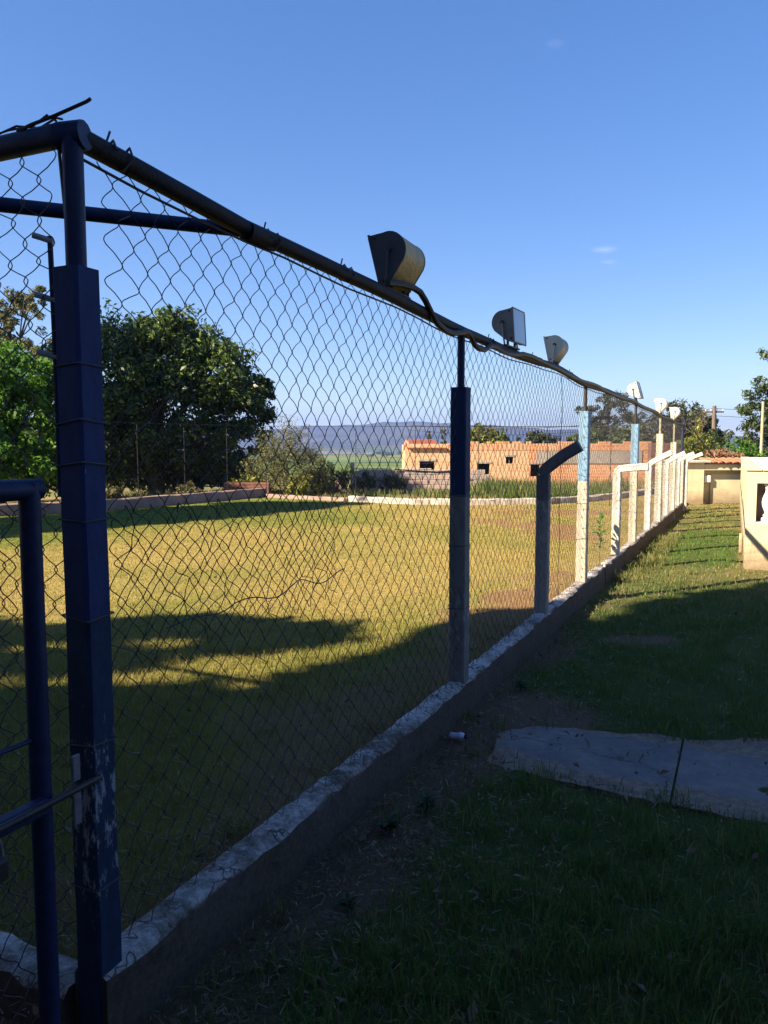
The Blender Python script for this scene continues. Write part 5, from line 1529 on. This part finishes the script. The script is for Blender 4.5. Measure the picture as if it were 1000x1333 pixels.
# ------------------------------------------------------------------ garden trees and added blockers outside the frame whose shade falls into it
def shade_tree(name, labels, poly, L0, L1, n_cl, nleaf, rad, size, seed, gaps=0.0, nsplit=1):
    """a grove whose crown stands up-sun of the ground it darkens"""
    g = np.random.default_rng(seed)
    P = np.array(poly); lo, hi = P.min(0), P.max(0)
    pts = []
    while len(pts) < n_cl:
        q = g.uniform(lo, hi)
        if in_poly(q[0], q[1], poly) and (gaps <= 0 or fbm(q[0], q[1] * 2.5, 0.9, seed) > gaps): pts.append(q)
    pts = np.array(pts); L = np.maximum(L0, (pts[:, 0] + 0.62 * pts[:, 1]) / (SX + 0.62 * SY) + 0.4) + g.uniform(0, L1 - L0, n_cl)
    C = np.stack([pts[:, 0] - SX * L, pts[:, 1] - SY * L, L * TE], -1)
    order = np.argsort(C[:, 0]); 
    for part, label in zip(np.array_split(order, nsplit), labels):
        c = C[part].mean(0)
        t = thing(name, label, 'tree', (c[0], c[1], -0.1), 0, 'garden trees left of the picture')
        V, F, ti = leaf_cloud(C[part] - np.array([c[0], c[1], -0.1]), np.full(len(part), rad), nleaf, size, 0.9, 0.55, seed)
        o = np_mesh('crown', V, F, M['leaf_dark'], t); attr(o, 'tint', ti)
        B().tube([(0, 0, -.2), (0.1, 0, c[2] * .6), (0, 0, c[2] + .5)], [.2, .16, .06], 8).build('trunk', M['bark'], t, True)
NEAR = [(-5, 4.5), (-1.3, 4.5), (-0.95, 4.5), (-0.40, 4.75), (-0.05, 5.1), (0.55, 5.95), (1.1, 7.0), (1.42, 6.8), (1.75, 6.4), (2.25, 6.9), (2.9, 7.65), (3.8, 8.0), (4.6, 8.55), (7, 9.7), (9, 8), (5, 3), (1, 2), (-2, 2.5), (-5, 3)]
shade_tree('garden_tree', ['dense garden tree left of the gate, farthest out of three', 'dense garden tree left of the gate, middle of three', 'dense garden tree left of the gate, nearest of three'], NEAR, 8.6, 12.0, 2300, 26, 0.27, 0.22, 5, 0.0, 3)
DAP = [(-5.5, 6.65), (-2.5, 6.5), (-1.26, 6.7), (-0.5, 6.35), (-0.25, 6.05), (-0.3, 5.65), (-0.9, 5.5), (-1.6, 5.8), (-5.5, 5.75)]
shade_tree('garden_tree', ['loose crowned garden tree left of the gate with gaps in its leaves'], DAP, 8.6, 11.0, 300, 20, 0.22, 0.2, 8, 0.40, 1)
DAP = [(-5.5, 5.6), (-1.4, 5.5), (-0.6, 5.4), (-0.4, 5.0), (-1.0, 4.7), (-5.5, 4.7)]
shade_tree('garden_tree', ['sparse leaning garden tree left of the gate'], DAP, 8.6, 11.0, 95, 20, 0.2, 0.2, 9, 0.52, 1)
tree('garden_tree', 'unseen high crowned tree added to shade the big dark tree', 'tree', (-16.0, 21.2, -0.1), [(0, 0, 9.6, 2.2, 2.2, 1.0), (1.2, 1.8, 9.7, 1.9, 1.9, 0.9), (-1, -1.2, 9.3, 1.6, 1.6, .9)], 0.22, M['leaf_dark'], 150, 50, 0.24, 61, 'garden trees left of the picture')  # added out of view to darken the front of the mango
BAND = [(-7.2, 11.9), (-5.1, 13.95), (-3.6, 15.75), (-2.3, 17.4), (-1.2, 19.0), (-0.5, 20.0), (-1.5, 20.2), (-3.4, 20.8), (-5.4, 18.2), (-8, 15.6), (-9, 14.2)]
shade_tree('garden_tree', ['tall garden tree beside the pitch, farthest left of its three', 'tall garden tree beside the pitch, between its two neighbours', 'tall garden tree beside the pitch, closest to the bright green tree'], BAND, 7.0, 9.5, 420, 34, 0.42, 0.28, 6, 0.0, 3)
hz = thing('shade_house', 'unseen two storey house left of the picture, sized for its shadow', 'house', (-9.5, -3.2, 0))  # out of view; footprint and roof set so its shadow fills the foreground
B().box((-4.5, -4.5, -0.1), (4.2, 3.2, 6.2), 0.02).build('wall', M['cream'], hz)
b = B(); rv = [b.bm.verts.new(p) for p in ((-5, -5, 6.2), (4.7, -5, 6.2), (4.7, 3.6, 6.2), (-5, 3.6, 6.2), (-2, -.2, 8.4), (1.8, -.2, 8.4))]
for f in ((0, 1, 5, 4), (1, 2, 5), (2, 3, 4, 5), (3, 0, 4), (0, 3, 2, 1)): b.bm.faces.new([rv[i] for i in f])
b.build('roof', M['tile'], hz)
vh = thing('sky_block_house', 'unseen house added behind the camera to block sky light', 'house', (4.5, -2.0, 0))  # added out of view to cut the sky light on the foreground
B().box((-7.8, -7, -0.1), (9.5, 0, 4.0), 0.02).build('wall', M['cream'], vh)
B().box((-8.6, -7.6, 4.002), (10.3, 0.7, 4.15), 0.02).build('roof', M['tile'], vh)
B().box((-7.8, 0.002, 2.7), (9.5, 1.0, 2.85), 0.01).build('sky_block_eave', M['tile'], vh)
w = B().box((-5, .002, 0), (-4, .05, 2.1), .01).build('door', M['wood'], vh)
for (x, z) in ((-2, 1), (1.5, 1), (-2, 3.9), (1.5, 3.9)):
    w = B().box((x, 3.18, z), (x + 1.1, 3.24, z + 1.2), .01).build('window', M['white'], hz)
    B().box((x + .06, 3.225, z + .06), (x + 1.04, 3.245, z + 1.14)).build('pane', M['room_shade_glass'], w)

# ------------------------------------------------------------------ air
hb = B().box((-5600, -5600, -60), (5600, 5600, 190)).build('haze', None)
hm = bpy.data.materials.new('haze_air'); hm.use_nodes = True
nt = hm.node_tree; nt.nodes.remove(nt.nodes['Principled BSDF'])
pv = nt.nodes.new('ShaderNodeVolumePrincipled')
pv.inputs['Color'].default_value = (0.30, 0.44, 1.0, 1)
pv.inputs['Density'].default_value = 0.00020
pv.inputs['Anisotropy'].default_value = 0.2
nt.links.new(pv.outputs[0], nt.nodes['Material Output'].inputs['Volume'])
hb.data.materials.append(hm)
tag(hb, 'thin blue haze softening the far hills', None, kind='stuff')
